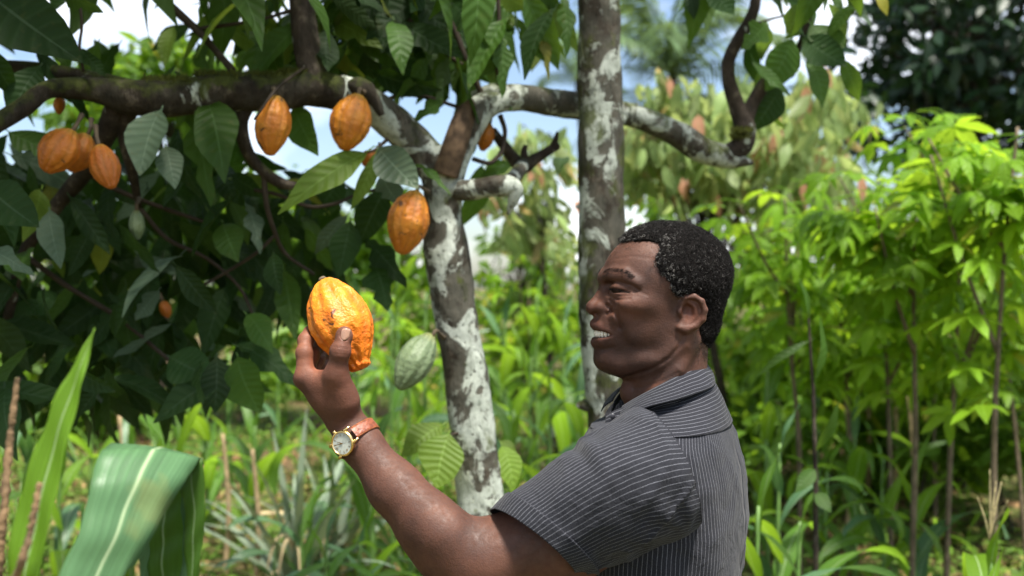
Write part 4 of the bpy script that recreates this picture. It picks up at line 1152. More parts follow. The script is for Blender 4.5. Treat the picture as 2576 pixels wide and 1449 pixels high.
for k, (x, y, d, rx) in enumerate(((2020, 1050, 7.0, 150), (2240, 1060, 7.4, 170), (2450, 1060, 6.6, 170), (2560, 1120, 5.6, 110), (1930, 1090, 6.0, 90), (2340, 1130, 6.0, 110))):
    bg_tree(x, d, 'dark green shrub %s' % ('behind the man\'s shoulder, among the maize', 'low in the middle of the cassava thicket', 'low between the last cassava stems', 'against the right edge, at knee height', 'close beside the man\'s upper back', 'low in front of the cassava stems, right of centre')[k],
            [(x - rx * 0.4, y, rx * 0.6, 75, 0.6), (x + rx * 0.4, y - 25, rx * 0.6, 85, 0.6)], 'forest', 0.13, 700, 540 + k, 'shrubs under the cassava', 4, MID_T, 0.3, 0.2, name='shrub', clumps=14)

for k, (x, y, d, rx, ry) in enumerate(((2010, 700, 6.2, 110, 150), (2200, 640, 6.8, 120, 170), (2380, 700, 6.4, 120, 170), (2530, 800, 5.6, 90, 190), (2100, 880, 6.0, 120, 120), (2300, 900, 5.8, 130, 120))):
    bg_tree(x, d, 'light green leafy bush %s' % ('just right of the man\'s hair', 'in the middle of the bright thicket, high up', 'right of centre in the bright thicket', 'rising along the right edge', 'at the height of the man\'s collar', 'low in the bright thicket, right of centre')[k],
            [(x - rx * 0.3, y - ry * 0.3, rx * 0.8, ry * 0.6, 0.5), (x + rx * 0.3, y + ry * 0.3, rx * 0.8, ry * 0.6, 0.5)], 'cassava', 0.12, 520, 560 + k, 'light bushes in the thicket', 3, MID_T, 0.5, 0.17, name='bush', clumps=16)

# palms far off
def palm(x, y, d, label, n, ln, seed):
    rg = np.random.default_rng(seed)
    c = np.array(P(x, y, d)); b = np.array([c[0], d, zg(c[0], d)])
    t = empty('palm_tree', Vector(b), label, 'palm tree', 'palms far behind')
    v, f, u = tube([b, (b + c) / 2 + np.array([0.2, 0, 0]), c], [0.16, 0.12, 0.10], 20, 10, 0.1, 4)
    link('trunk', mesh('trunk', v, f, u, mat=M['bark_dark']), t)
    for k in range(n):
        a = 2.4 * k + rg.uniform(-0.3, 0.3); el = rg.uniform(0.1, 1.35)
        key = ('frond', k % 3)
        if key not in LEAF_ME:
            spine = catmull(np.array([(0, 0, 0), (0, 0.45, 0.10), (0, 0.8, 0.02), (0, 1.0, -0.22)]) * 1.0, 30)
            pos, dr = [], []
            for q in range(2, 30):
                for s in (-1, 1):
                    pos.append(spine[q]); dr.append((s * 0.8, 0.55, -0.45 + rg.normal(0, 0.15)))
            pos = np.array(pos); dr = np.array(dr)
            ltp = leaf_template(0.10, 0.4, 0.2, 0, 3, 1.0, 0, 3)
            v, f, u = leaf_cloud(ltp, pos, dr, np.tile(np.array([0, 0.3, 1.0]), (len(pos), 1)), np.full(len(pos), 0.26))
            sv = tube(spine, np.linspace(0.012, 0.003, 30), 20, 5, cap=False)
            vv, ff, uu = merge([(v, f, u), (sv[0], sv[1], sv[2] * 0 + 0.5)])
            LEAF_ME[key] = mesh('frond', vv, ff, uu, mat=M['palm'])
        dv = np.array([math.cos(a) * math.cos(el), math.sin(a) * math.cos(el), math.sin(el)])
        link('frond', LEAF_ME[key], t, None, mat4(basis(dv, np.array([0, 0, 1.0])), c, ln * rg.uniform(0.8, 1.1)))
palm(1690, 190, 20, 'tall palm tree against the sky right of the straight trunk', 22, 2.3, 601)
palm(1455, 195, 24, 'far palm crown peeping out left of the straight trunk', 16, 1.4, 602)
palm(1620, 330, 22, 'lower palm half hidden by the pale leaves beside the straight trunk', 16, 1.8, 603)

# the wood goes on to both sides of the plot, outside the picture
rg = np.random.default_rng(77)
nw = 9000
side = rg.choice((-1.0, 1.0), nw)
yy = rg.uniform(5.0, 22.0, nw)
xx = side * (yy * 0.58 + 1.4 + rg.uniform(0.0, 1.0, nw) ** 1.5 * 9.0)
hh_ = 1.6 + 2.6 * (0.5 + 0.5 * vnoise(np.stack([xx * 0.45, yy * 0.45, xx * 0], 1), 15))
pos = np.stack([xx, yy, terrain(xx, yy) + rg.uniform(0, 1, nw) * hh_], 1)
v, f, u = leaf_cloud(SMALL_T, pos, unit(nw, rg) * np.array([1, 1, 0.7]) - np.array([0, 0, 0.3]), unit(nw, rg) * 0.7 + np.array([0, 0, 0.6]), rg.uniform(0.18, 0.42, nw))
tag(link('treeline', mesh('treeline', v, f, u, mat=M['forest'])), 'green wood closing the plot on either side', 'treeline', kind='stuff')
# ------------------------------------------------------------------ implicit modelling for bodies
def smin(a, b, k):
    h = np.maximum(k - np.abs(a - b), 0) / k
    return np.minimum(a, b) - h * h * k * 0.25

def smax(a, b, k):
    return -smin(-a, -b, k)

def sd_ell(p, c, r, rot=None):
    q = p - np.asarray(c, dtype=float)
    if rot is not None:
        q = q @ rot                       # columns of rot are the ellipsoid's axes
    r = np.asarray(r, dtype=float)
    k0 = np.linalg.norm(q / r, axis=1)
    k1 = np.linalg.norm(q / (r * r), axis=1)
    return k0 * (k0 - 1.0) / np.maximum(k1, 1e-9)

def sd_cone(p, a, b, ra, rb):
    a = np.asarray(a, dtype=float); b = np.asarray(b, dtype=float)
    ba = b - a
    h = np.clip((p - a) @ ba / ba.dot(ba), 0, 1)
    return np.linalg.norm(p - a - h[:, None] * ba, axis=1) - (ra + (rb - ra) * h)

def sd_chain(p, pts, rad, k=None):
    d = None
    for i in range(len(pts) - 1):
        e = sd_cone(p, pts[i], pts[i + 1], rad[i], rad[i + 1])
        d = e if d is None else (smin(d, e, k) if k else np.minimum(d, e))
    return d

def surface_nets(f, lo, hi, h):
    """Quad mesh of f = 0 on a grid of step h, evaluated only in blocks near the surface."""
    lo = np.asarray(lo, dtype=float); hi = np.asarray(hi, dtype=float)
    B = 8
    nb = np.ceil((hi - lo) / (h * B)).astype(int) + 1
    n = nb * B
    g = np.stack(np.meshgrid(*[np.arange(k) for k in nb], indexing='ij'), -1).reshape(-1, 3)
    fc = f(lo + (g * B + (B - 1) / 2) * h)
    vals = np.repeat(np.repeat(np.repeat(fc.reshape(nb), B, 0), B, 1), B, 2).astype(np.float32)
    act = g[np.abs(fc) < B * h * 1.35]
    loc = np.stack(np.meshgrid(*[np.arange(B)] * 3, indexing='ij'), -1).reshape(-1, 3)
    for s in range(0, len(act), 500):
        a = act[s:s + 500]
        idx = (a[:, None, :] * B + loc[None]).reshape(-1, 3)
        vals[idx[:, 0], idx[:, 1], idx[:, 2]] = f(lo + idx * h)
    neg = vals < 0
    cnt = np.zeros(tuple(n - 1), dtype=np.int8)
    sl = [slice(0, -1), slice(1, None)]
    for i in (0, 1):
        for j in (0, 1):
            for k in (0, 1):
                cnt += neg[sl[i], sl[j], sl[k]]
    cells = np.argwhere((cnt > 0) & (cnt < 8))
    cid = np.full(tuple(n - 1), -1, dtype=np.int32)
    cid[cells[:, 0], cells[:, 1], cells[:, 2]] = np.arange(len(cells))
    corner = np.array([[i, j, k] for i in (0, 1) for j in (0, 1) for k in (0, 1)])
    cv = np.stack([vals[cells[:, 0] + c[0], cells[:, 1] + c[1], cells[:, 2] + c[2]] for c in corner], 1)
    acc = np.zeros((len(cells), 3)); num = np.zeros(len(cells))
    for a in range(8):
        for b in range(a + 1, 8):
            if np.abs(corner[a] - corner[b]).sum() != 1: continue
            va, vb = cv[:, a], cv[:, b]
            x = (va < 0) != (vb < 0)
            t = np.where(x, va / np.where(x, va - vb, 1), 0)
            pt = corner[a] + t[:, None] * (corner[b] - corner[a])
            acc[x] += pt[x]; num[x] += 1
    V = lo + (cells + acc / num[:, None]) * h
    F = []
    for ax in range(3):
        u, w = (ax + 1) % 3, (ax + 2) % 3
        a = [slice(None)] * 3; b = [slice(None)] * 3
        a[ax] = slice(0, -1); b[ax] = slice(1, None)
        s0, s1 = neg[tuple(a)], neg[tuple(b)]
        e = np.argwhere(s0 != s1)
        e = e[(e[:, u] > 0) & (e[:, w] > 0) & (e[:, u] < n[u] - 1) & (e[:, w] < n[w] - 1)]
        flip = s0[e[:, 0], e[:, 1], e[:, 2]]
        q = []
        for du, dw in ((1, 1), (0, 1), (0, 0), (1, 0)):
            o = e.copy(); o[:, u] -= du; o[:, w] -= dw
            q.append(cid[o[:, 0], o[:, 1], o[:, 2]])
        q = np.stack(q, 1)
        q[~flip] = q[~flip][:, ::-1]
        F.append(q)
    return V, np.vstack(F)

def relax(V, F, it=1, lam=0.5):
    """A little Laplacian smoothing to take out grid steps."""
    for _ in range(it):
        acc = np.zeros_like(V); num = np.zeros(len(V))
        for i in range(4):
            for j in ((i + 1) % 4, (i + 3) % 4):
                np.add.at(acc, F[:, i], V[F[:, j]]); np.add.at(num, F[:, i], 1)
        V = V + lam * (acc / np.maximum(num, 1)[:, None] - V)
    return V

# ------------------------------------------------------------------ person: materials
def skin_material():
    m, nt, N, L, b = nmat('skin')
    tc = N.new('ShaderNodeTexCoord')
    n1 = noise(N, L, tc.outputs['Object'], 22, 5, 0.6)
    r1 = ramp(N, [(0.3, (0.043, 0.0162, 0.0092)), (0.5, (0.069, 0.0262, 0.0146)), (0.72, (0.098, 0.0385, 0.0215))])
    L.new(n1.outputs['Fac'], r1.inputs['Fac'])
    at = N.new('ShaderNodeAttribute'); at.attribute_name = 'tint'
    c = mixc(N, L, 1.0, r1.outputs['Color'], at.outputs['Vector'], 'MULTIPLY')
    L.new(c, b.inputs['Base Color'])
    n2 = noise(N, L, tc.outputs['Object'], 420, 3, 0.6)
    n3 = noise(N, L, tc.outputs['Object'], 130, 3, 0.6)
    rr = ramp(N, [(0.3, (0.52, 0.52, 0.52)), (0.7, (0.80, 0.80, 0.80))])
    L.new(n3.outputs['Fac'], rr.inputs['Fac'])
    L.new(rr.outputs['Color'], b.inputs['Roughness'])
    b.inputs['Specular IOR Level'].default_value = 0.42
    b.inputs['Subsurface Weight'].default_value = 0.12
    b.inputs['Subsurface Radius'].default_value = (0.010, 0.004, 0.002)
    b.inputs['Subsurface Scale'].default_value = 0.4
    bump(N, L, b, math_(N, L, 'ADD', n2.outputs['Fac'], math_(N, L, 'MULTIPLY', n3.outputs['Fac'], 0.8)), 0.36, 0.0014)
    return m
M['skin'] = skin_material()

def hair_material():
    m, nt, N, L, b = nmat('hair')
    geo = N.new('ShaderNodeNewGeometry')
    rp = ramp(N, [(0.0, (0.006, 0.0055, 0.005)), (0.80, (0.014, 0.012, 0.011)), (0.86, (0.10, 0.095, 0.09)), (1.0, (0.34, 0.33, 0.31))])
    at = N.new('ShaderNodeAttribute'); at.attribute_name = 'grey'
    L.new(math_(N, L, 'ADD', math_(N, L, 'MULTIPLY', geo.outputs['Random Per Island'], 0.84), at.outputs['Fac']), rp.inputs['Fac'])
    L.new(rp.outputs['Color'], b.inputs['Base Color'])
    b.inputs['Roughness'].default_value = 0.75
    b.inputs['Specular IOR Level'].default_value = 0.18
    return m
M['hair'] = hair_material()
M['scalp'] = plain('hair_depth', (0.009, 0.008, 0.0075), 1.0, spec=0.0, scale=300, var=0.6, bmp=0.6)

def cloth_material():
    """Charcoal cotton; pinstripes run along the cloth, across its UV x (in metres)."""
    m, nt, N, L, b = nmat('pinstripe_cotton')
    uv = N.new('ShaderNodeUVMap')
    sep = N.new('ShaderNodeSeparateXYZ')
    L.new(uv.outputs['UV'], sep.inputs[0])
    tc = N.new('ShaderNodeTexCoord')
    wob = noise(N, L, tc.outputs['Object'], 30, 3)
    x = math_(N, L, 'ADD', sep.outputs['X'], math_(N, L, 'MULTIPLY', math_(N, L, 'SUBTRACT', wob.outputs['Fac'], 0.5), 0.0022))
    fr = math_(N, L, 'FRACT', math_(N, L, 'DIVIDE', x, 0.0057))
    dist = math_(N, L, 'ABSOLUTE', math_(N, L, 'SUBTRACT', fr, 0.5))
    line = ramp(N, [(0.045, (1, 1, 1)), (0.075, (0, 0, 0))])
    L.new(dist, line.inputs['Fac'])
    mp = N.new('ShaderNodeMapping')
    mp.inputs['Scale'].default_value = (900, 420, 1)
    L.new(uv.outputs['UV'], mp.inputs['Vector'])
    wv = noise(N, L, mp.outputs['Vector'], 1.0, 2)
    rb = ramp(N, [(0.3, (0.0105, 0.0112, 0.0150)), (0.7, (0.024, 0.025, 0.031))])
    L.new(wv.outputs['Fac'], rb.inputs['Fac'])
    big = noise(N, L, tc.outputs['Object'], 9, 4)
    base = mixc(N, L, 0.35, rb.outputs['Color'], mixc(N, L, big.outputs['Fac'], (0.010, 0.011, 0.015), (0.029, 0.029, 0.034)))
    lf = math_(N, L, 'MULTIPLY', line.outputs['Color'], math_(N, L, 'ADD', math_(N, L, 'MULTIPLY', wv.outputs['Fac'], 0.9), 0.25))
    L.new(mixc(N, L, lf, base, (0.155, 0.16, 0.18)), b.inputs['Base Color'])
    b.inputs['Roughness'].default_value = 0.92
    b.inputs['Specular IOR Level'].default_value = 0.12
    b.inputs['Sheen Weight'].default_value = 0.06
    h = math_(N, L, 'ADD', math_(N, L, 'MULTIPLY', wv.outputs['Fac'], 0.25), math_(N, L, 'MULTIPLY', line.outputs['Color'], 0.15))
    h2 = noise(N, L, tc.outputs['Object'], 26, 4, 0.55, 0.6)
    h = math_(N, L, 'ADD', h, math_(N, L, 'MULTIPLY', h2.outputs['Fac'], 3.0))
    bump(N, L, b, h, 0.6, 0.0034)
    return m
M['cloth'] = cloth_material()
M['eye'] = plain('eyeball', (0.018, 0.010, 0.007), 0.4, var=0.6, scale=60, bmp=0, spec=0.06)
M['tooth'] = plain('tooth_enamel', (0.80, 0.74, 0.62), 0.18, var=0.06, bmp=0)
M['nail'] = plain('fingernail', (0.36, 0.20, 0.135), 0.28, var=0.15, scale=120, bmp=0.05)
M['button'] = plain('shirt_button', (0.03, 0.03, 0.035), 0.35, bmp=0)
M['trouser'] = plain('trouser_cloth', (0.035, 0.035, 0.04), 0.9, spec=0.15)
M['shoe'] = plain('shoe_leather', (0.03, 0.022, 0.018), 0.5)

# ------------------------------------------------------------------ person: head, in its own profile frame
HD = 1.5
HS = S(HD)                                        # metres per head unit
HO = np.array(P(1680, 760, HD))
YAW = R(9)
EX = np.array([math.cos(YAW), math.sin(YAW), 0.0])
EL = np.array([math.sin(YAW), -math.cos(YAW), 0.0])
EZ = np.array([0.0, 0.0, 1.0])

def to_head(w):
    q = (w - HO) / HS
    return np.stack([1680 + q @ EX, 760 - q @ EZ, q @ EL], 1)

def to_world(h):
    h = np.asarray(h, dtype=float)
    return HO + HS * ((h[..., 0:1] - 1680) * EX + (760 - h[..., 1:2]) * EZ + h[..., 2:3] * EL)

def hp(x, y, l=0.0):
    """Head-frame point seen at view pixel (x, y) when it lies l units from the middle plane."""
    ray = np.array(P(x, y, 1.0)) - np.array(CAM)
    A = np.stack([HS * EX, -HS * EZ, -ray], 1)
    rhs = np.array(CAM) - HO - HS * l * EL
    s = np.linalg.solve(A, rhs)
    return np.array([1680 + s[0], 760 + s[1], l])

def mir(p):
    return p * np.array([1, 1, -1.0])

EAR_RIM = [hp(1712, 790, 108), hp(1716, 764, 112), hp(1725, 750, 118), hp(1746, 746, 124), hp(1765, 758, 128), hp(1773, 780, 128),
           hp(1768, 803, 124), hp(1751, 820, 118), hp(1726, 829, 114), hp(1709, 825, 111)]
LIP_UP = [hp(1496, 815), hp(1513, 822, 26), hp(1539, 838, 43)]
LIP_LO = [hp(1500, 861), hp(1515, 858, 25), hp(1540, 842, 43)]

def HC(*pts):
    return [hp(*q) for q in pts]
C_JAW = [(1548, 912, 34), (1632, 900, 72), (1692, 860, 88), (1702, 800, 96)]
C_ZYG, C_CHK = hp(1612, 766, 88), hp(1574, 792, 60)
C_FULL = hp(1606, 822, 74)
C_SCM = HC((1742, 856, 76), (1706, 930, 92), (1640, 1010, 70))
C_BROW = HC((1526, 700, 8), (1541, 693, 40), (1572, 692, 72), (1602, 712, 94))
C_SOCK = hp(1531, 722, 40)
C_EYE = hp(1561, 729.5, 54)
C_LIDU = HC((1537, 722, 44), (1549, 719, 62), (1570, 725, 76), (1590, 735, 84))
C_LIDL = HC((1537, 735, 44), (1550, 743, 62), (1570, 743.5, 76), (1588, 738, 84))
C_SLIT = HC((1532, 728, 46), (1544, 731, 64), (1561, 732, 78), (1585, 735.5, 92))
C_BAG = HC((1532, 744, 44), (1548, 757, 66), (1575, 752, 84))
C_LIDF = HC((1534, 716, 44), (1556, 709, 68), (1592, 724, 88))
C_WING, C_NOST = hp(1516, 773, 21), hp(1504, 789, 13)
C_SIDE = HC((1536, 728, 12), (1526, 764, 17))
C_ALAR = HC((1533, 758, 34), (1538, 772, 37), (1533, 786, 33))
C_SMILE = HC((1536, 776, 42), (1545, 806, 54), (1549, 836, 60), (1545, 856, 58))
C_SLOT = HC((1490, 839, 0), (1508, 838, 22), (1526, 838, 36), (1540, 840, 46))
C_CAV = hp(1530, 838, 0)
C_CHIN = HC((1498, 880, 0), (1512, 882, 26), (1534, 874, 44))

def head_sdf(w):
    h = to_head(w)
    m = h.copy(); m[:, 2] = np.abs(m[:, 2])      # the face is symmetric about its middle plane
    d = sd_ell(m, (1676, 690, 0), (154, 119, 119))
    d = smin(d, sd_ell(m, (1650, 720, 0), (138, 110, 112)), 30)
    # middle of the face, jaw, chin
    d = smin(d, sd_ell(m, (1600, 778, 0), (98, 92, 92)), 40)
    d = smin(d, sd_ell(m, (1605, 856, 0), (106, 76, 80)), 34)
    d = smin(d, sd_ell(m, (1541, 832, 0), (51, 62, 56)), 26)
    d = smin(d, sd_cone(m, (1507, 799, 0), (1520, 800, 20), 13, 12), 14)
    d = smin(d, sd_ell(m, (1531, 902, 0), (42, 34, 44)), 24)
    d = smin(d, sd_chain(m, C_JAW, [22, 24, 24, 20]), 34)
    # cheekbone, cheek raised by the smile
    d = smin(d, sd_ell(m, C_ZYG, (54, 22, 20)), 24)
    d = smin(d, sd_ell(m, C_CHK, (34, 30, 26)), 18)
    d = smin(d, sd_ell(m, (1655, 815, 72), (60, 58, 30)), 30)
    d = smin(d, sd_ell(m, C_FULL, (34, 36, 14)), 22)
    # throat and neck
    d = smin(d, sd_ell(m, (1606, 915, 0), (70, 42, 56)), 26)
    d = smin(d, sd_cone(m, (1694, 825, 0), (1668, 1075, 0), 88, 104), 26)
    d = smin(d, sd_chain(m, C_SCM, [17, 17, 16]), 16)
    d = smin(d, sd_ell(m, (1580, 985, 0), (24, 26, 24)), 22)
    # brow
    d = smin(d, sd_chain(m, C_BROW, [17.5, 18, 16, 12]), 14)
    # eye socket, lids
    d = smax(d, -sd_ell(m, C_SOCK, (20, 13, 22)), 16)
    d = smin(d, np.linalg.norm(m - C_EYE, axis=1) - 24.5, 7)
    d = smin(d, sd_chain(m, C_LIDU, [5, 6.5, 6.5, 4]), 5)
    d = smin(d, sd_chain(m, C_LIDL, [3.5, 4.5, 4.2, 3]), 5)
    d = smax(d, -sd_chain(m, C_SLIT, [3.2, 5.4, 4.4, 1.5]), 1.6)
    # nose
    n = sd_chain(m, [(1526, 717, 0), (1508, 745, 0), (1489, 772, 0)], [12, 14.5, 18.5], 6)
    n = smin(n, sd_ell(m, (1489, 774, 0), (18.5, 16.5, 22)), 8)
    n = smin(n, sd_chain(m, C_SIDE, [10, 14]), 16)
    n = smin(n, sd_ell(m, C_WING, (21, 16, 14)), 6)
    n = smax(n, -sd_ell(m, C_NOST, (13, 6.5, 7)), 5)
    d = smin(d, n, 9)
    # mouth
    d = smin(d, sd_chain(m, LIP_UP, [13, 10, 4.5], 6), 7)
    d = smin(d, sd_chain(m, LIP_LO, [14.5, 11, 4.5], 6), 8)
    d = smax(d, -(np.hypot((m[:, 0] - 1486) / 33, (m[:, 1] - 838.5 - 0.03 * (m[:, 0] - 1500)) / 8.8) - 1) * 8, 3)
    # folds of the skin, as dents along curves seen from the side
    for c, amp, wid in FOLDS:
        d = d + amp * np.exp(-(np.maximum(sd_chain(m[:, :2], c, [0] * len(c)), 0) / wid) ** 2) * np.clip((m[:, 2] - 14) / 14, 0, 1)
    d = smax(d, -sd_ell(m, C_CAV, (26, 11, 28)), 3)
    # ear
    e = sd_ell(m, np.mean(EAR_RIM, axis=0) + np.array([-2, -4, -8]), (30, 40, 8), EAR_ROT)
    rim = sd_chain(m, EAR_RIM, [4.5, 6, 7, 7.5, 7.5, 7.5, 7.5, 8, 9, 7], 4)
    e = smin(e, rim, 6)
    e = smin(e, sd_ell(m, EAR_RIM[8] + np.array([2, -8, -4]), (17, 15, 7)), 8)
    e = smin(e, sd_chain(m, C_ANTI, [5, 6, 6, 5]), 5)
    e = smin(e, sd_ell(m, C_TRAG, (8, 11, 7)), 6)
    e = smax(e, -sd_ell(m, C_CONC, (14, 21, 19)), 4)
    e = smax(e, -sd_chain(m, C_SCAP, [3.5, 5.0, 3.5]), 3)
    d = smin(d, e, 7)
    return d * HS
def C2(l, *pts):
    return [hp(x, y, l)[:2] for x, y in pts]
FOLDS = [
    (C2(50, (1531, 768), (1543, 790), (1551, 810), (1555, 824)), 5.0, 4.5),     # smile line
    (C2(36, (1531, 754), (1537, 768), (1535, 782), (1526, 790)), 4.0, 3.5),                   # behind the nostril
    (C2(60, (1536, 744), (1550, 754), (1572, 751)), 2.4, 3.0),                                # under the eye
    (C2(60, (1538, 738), (1554, 746), (1576, 743)), 1.4, 2.2),
    (C2(62, (1534, 715), (1552, 709), (1580, 717), (1597, 731)), 2.6, 3.0),                   # upper lid
    (C2(84, (1590, 735), (1606, 736), (1622, 742)), 1.2, 2.5),                                # crow's foot
    (C2(30, (1496, 877), (1512, 881), (1532, 874)), 2.2, 6.0),                                # above the chin
    (C2(80, (1560, 650), (1590, 644), (1625, 650)), 0.9, 3.0),                                # forehead
    (C2(100, (1716, 842), (1706, 872), (1684, 900), (1640, 932), (1590, 955)), 3.6, 5.0),     # under the jaw
    (C2(90, (1700, 935), (1660, 962), (1612, 985)), 1.6, 3.5),
]
C_ANTI = HC((1732, 758, 116), (1748, 772, 119), (1752, 795, 117), (1738, 812, 114))
C_TRAG, C_CONC = hp(1712, 783, 112), hp(1730, 787, 118)
C_SCAP = HC((1733, 756, 124), (1752, 759, 127), (1762, 778, 127))

_a = R(-12)
_b = R(20)
EAR_ROT = np.array([[math.cos(_a), -math.sin(_a), 0], [math.sin(_a), math.cos(_a), 0], [0, 0, 1]]) @ \
    np.array([[math.cos(_b), 0, -math.sin(_b)], [0, 1, 0], [math.sin(_b), 0, math.cos(_b)]])

def chain_dist(h, pts):
    return sd_chain(h, pts, [0] * len(pts))

lo = HO + HS * np.array([-225, -150, -330]) ; hi = HO + HS * np.array([175, 150, 205])
HV, HF = surface_nets(head_sdf, lo, hi, 0.0017)
HV = relax(HV, HF, 1, 0.4)
hh = to_head(HV); hm = hh.copy(); hm[:, 2] = np.abs(hm[:, 2])
tint = np.ones((len(HV), 3))
lip = np.clip(1.25 - np.minimum(chain_dist(hm, LIP_UP) / 13, chain_dist(hm, LIP_LO) / 14), 0, 1) * (hm[:, 0] < 1545)
lip = np.clip(lip * 2.2, 0, 1)[:, None]
tint = tint * (1 - lip) + lip * np.array([1.12, 0.98, 1.05])
gum = (sd_chain(hm, C_SLOT[:3], [9, 9, 6]) < 0.8)[:, None] & (hm[:, 0] > 1503)[:, None]
tint = np.where(gum, np.array([1.1, 0.6, 0.6]), tint)
beard = np.clip((hm[:, 1] - 800) / 60, 0, 1) * np.clip((1690 - hm[:, 0]) / 30, 0, 1) * np.clip((960 - hm[:, 1]) / 15, 0, 1)
tint = tint * (1 - 0.30 * beard[:, None] * (1 - lip))
earc = np.clip(1 - np.linalg.norm((hm - np.mean(EAR_RIM, axis=0)) / np.array([34, 44, 26]), axis=1), 0, 1)[:, None]
tint = tint * (1 + earc * np.array([0.55, 0.25, 0.15]))
nose = np.clip(1 - np.linalg.norm(hm - np.array([1498, 772, 0]), axis=1) / 45, 0, 1)[:, None]
tint = tint * (1 + nose * np.array([0.30, 0.14, 0.08]))
cheek = np.clip(1 - np.linalg.norm((hm - np.array([1560, 775, 60])) / np.array([60, 40, 60]), axis=1), 0, 1)[:, None]
tint = tint * (1 + cheek * np.array([0.28, 0.12, 0.06]))

# ------------------------------------------------------------------ person: raised arm and hand
def pw(x, y, d):
    return np.array(P(x, y, d))

ARM = [pw(1640, 1240, 1.37), pw(1400, 1372, 1.335), pw(1230, 1412, 1.325), pw(1148, 1388, 1.325), pw(1078, 1324, 1.335), pw(992, 1226, 1.352), pw(905, 1112, 1.375), pw(868, 1058, 1.382)]
ARM_R = [0.062, 0.056, 0.049, 0.0420, 0.0395, 0.0332, 0.0260, 0.0256]
KN = [pw(768, 951, 1.372), pw(765, 952, 1.394), pw(771, 957, 1.414), pw(782, 966, 1.432)]
WR = [pw(852, 1046, 1.374), pw(852, 1046, 1.385), pw(855, 1047, 1.394), pw(858, 1049, 1.402)]
FING = [
    [KN[0], pw(766, 888, 1.378), pw(769, 856, 1.390), pw(777, 833, 1.402)],
    [KN[1], pw(783, 893, 1.405), pw(797, 866, 1.430), pw(818, 850, 1.448)],
    [KN[2], pw(796, 905, 1.430), pw(814, 880, 1.452), pw(836, 866, 1.462)],
    [KN[3], pw(806, 922, 1.448), pw(824, 900, 1.464), pw(842, 890, 1.470)],
]
FING_R = [[0.0138, 0.0106, 0.0096, 0.0078], [0.0135, 0.0108, 0.0098, 0.0084], [0.0128, 0.0102, 0.0093, 0.0080], [0.0118, 0.0090, 0.0082, 0.0072]]
THUMB = [pw(868, 1010, 1.362), pw(846, 944, 1.350), pw(856, 884, 1.3415), pw(865.5, 848, 1.3435)]
THUMB_R = [0.0170, 0.0150, 0.0122, 0.0100]

CREASE = [[pw(838, y - 1, 1.335)[[0, 2]], pw(856, y + 1, 1.335)[[0, 2]], pw(875, y + 5, 1.335)[[0, 2]]] for y in (873, 881, 888)]

def arm_sdf(p):
    d = sd_chain(p, ARM, ARM_R, 0.02)
    # muscle of the upper forearm, biceps, elbow point
    d = smin(d, sd_cone(p, pw(1115, 1338, 1.308), pw(1020, 1246, 1.332), 0.030, 0.020), 0.028)
    d = smin(d, sd_cone(p, pw(1330, 1352, 1.325), pw(1240, 1382, 1.325), 0.040, 0.032), 0.03)
    d = smin(d, sd_cone(p, pw(1170, 1448, 1.325), pw(1112, 1395, 1.33), 0.030, 0.028), 0.03)
    # palm and back of the hand
    for a, b, r in zip(WR, KN, (0.0150, 0.0145, 0.0140, 0.0130)):
        d = smin(d, sd_cone(p, a, b, 0.0165, r), 0.012)
    d = smin(d, sd_chain(p, THUMB[:2], [0.0195, 0.0155]), 0.018)
    d = smin(d, sd_ell(p, pw(838, 992, 1.372), (0.026, 0.020, 0.026)), 0.020)
    d = smin(d, sd_cone(p, pw(800, 958, 1.368), pw(838, 962, 1.360), 0.0125, 0.0140), 0.014)
    d = smin(d, sd_ell(p, pw(884, 1018, 1.395), (0.010, 0.018, 0.022)), 0.014)
    # fingers
    for c, r in zip(FING, FING_R):
        e = sd_chain(p, c, r, 0.004)
        for k in (1, 2):
            e = smin(e, np.linalg.norm(p - c[k], axis=1) - r[k] * 1.02, 0.006)
        d = smin(d, e, 0.006)
    t = sd_chain(p, THUMB[1:], THUMB_R[1:], 0.005)
    t = smin(t, sd_ell(p, THUMB[2], (0.0132, 0.0118, 0.0125)), 0.006)
    t = smin(t, sd_ell(p, pw(866, 843, 1.3435), (0.0108, 0.0088, 0.0122)), 0.006)
    for c in CREASE:
        t = t + 0.0009 * np.exp(-(np.maximum(sd_chain(p[:, [0, 2]], c, [0, 0, 0]), 0) / 0.0014) ** 2) * (p[:, 1] < 1.345)
    t = smax(t, -sd_ell(p, pw(867.5, 841, 1.3345), (0.0078, 0.0019, 0.0094)), 0.0012)     # nail bed
    d = smin(d, t, 0.009)
    return d

AV, AF = surface_nets(arm_sdf, np.min(np.array(ARM + KN + [f[3] for f in FING] + [THUMB[3]]), axis=0) - 0.075,
                      np.max(np.array(ARM + KN + [THUMB[3]]), axis=0) + 0.075, 0.0017)
AV = relax(AV, AF, 1, 0.4)
at_ = np.ones((len(AV), 3)) * 1.06
wrist = pw(868, 1058, 1.382)
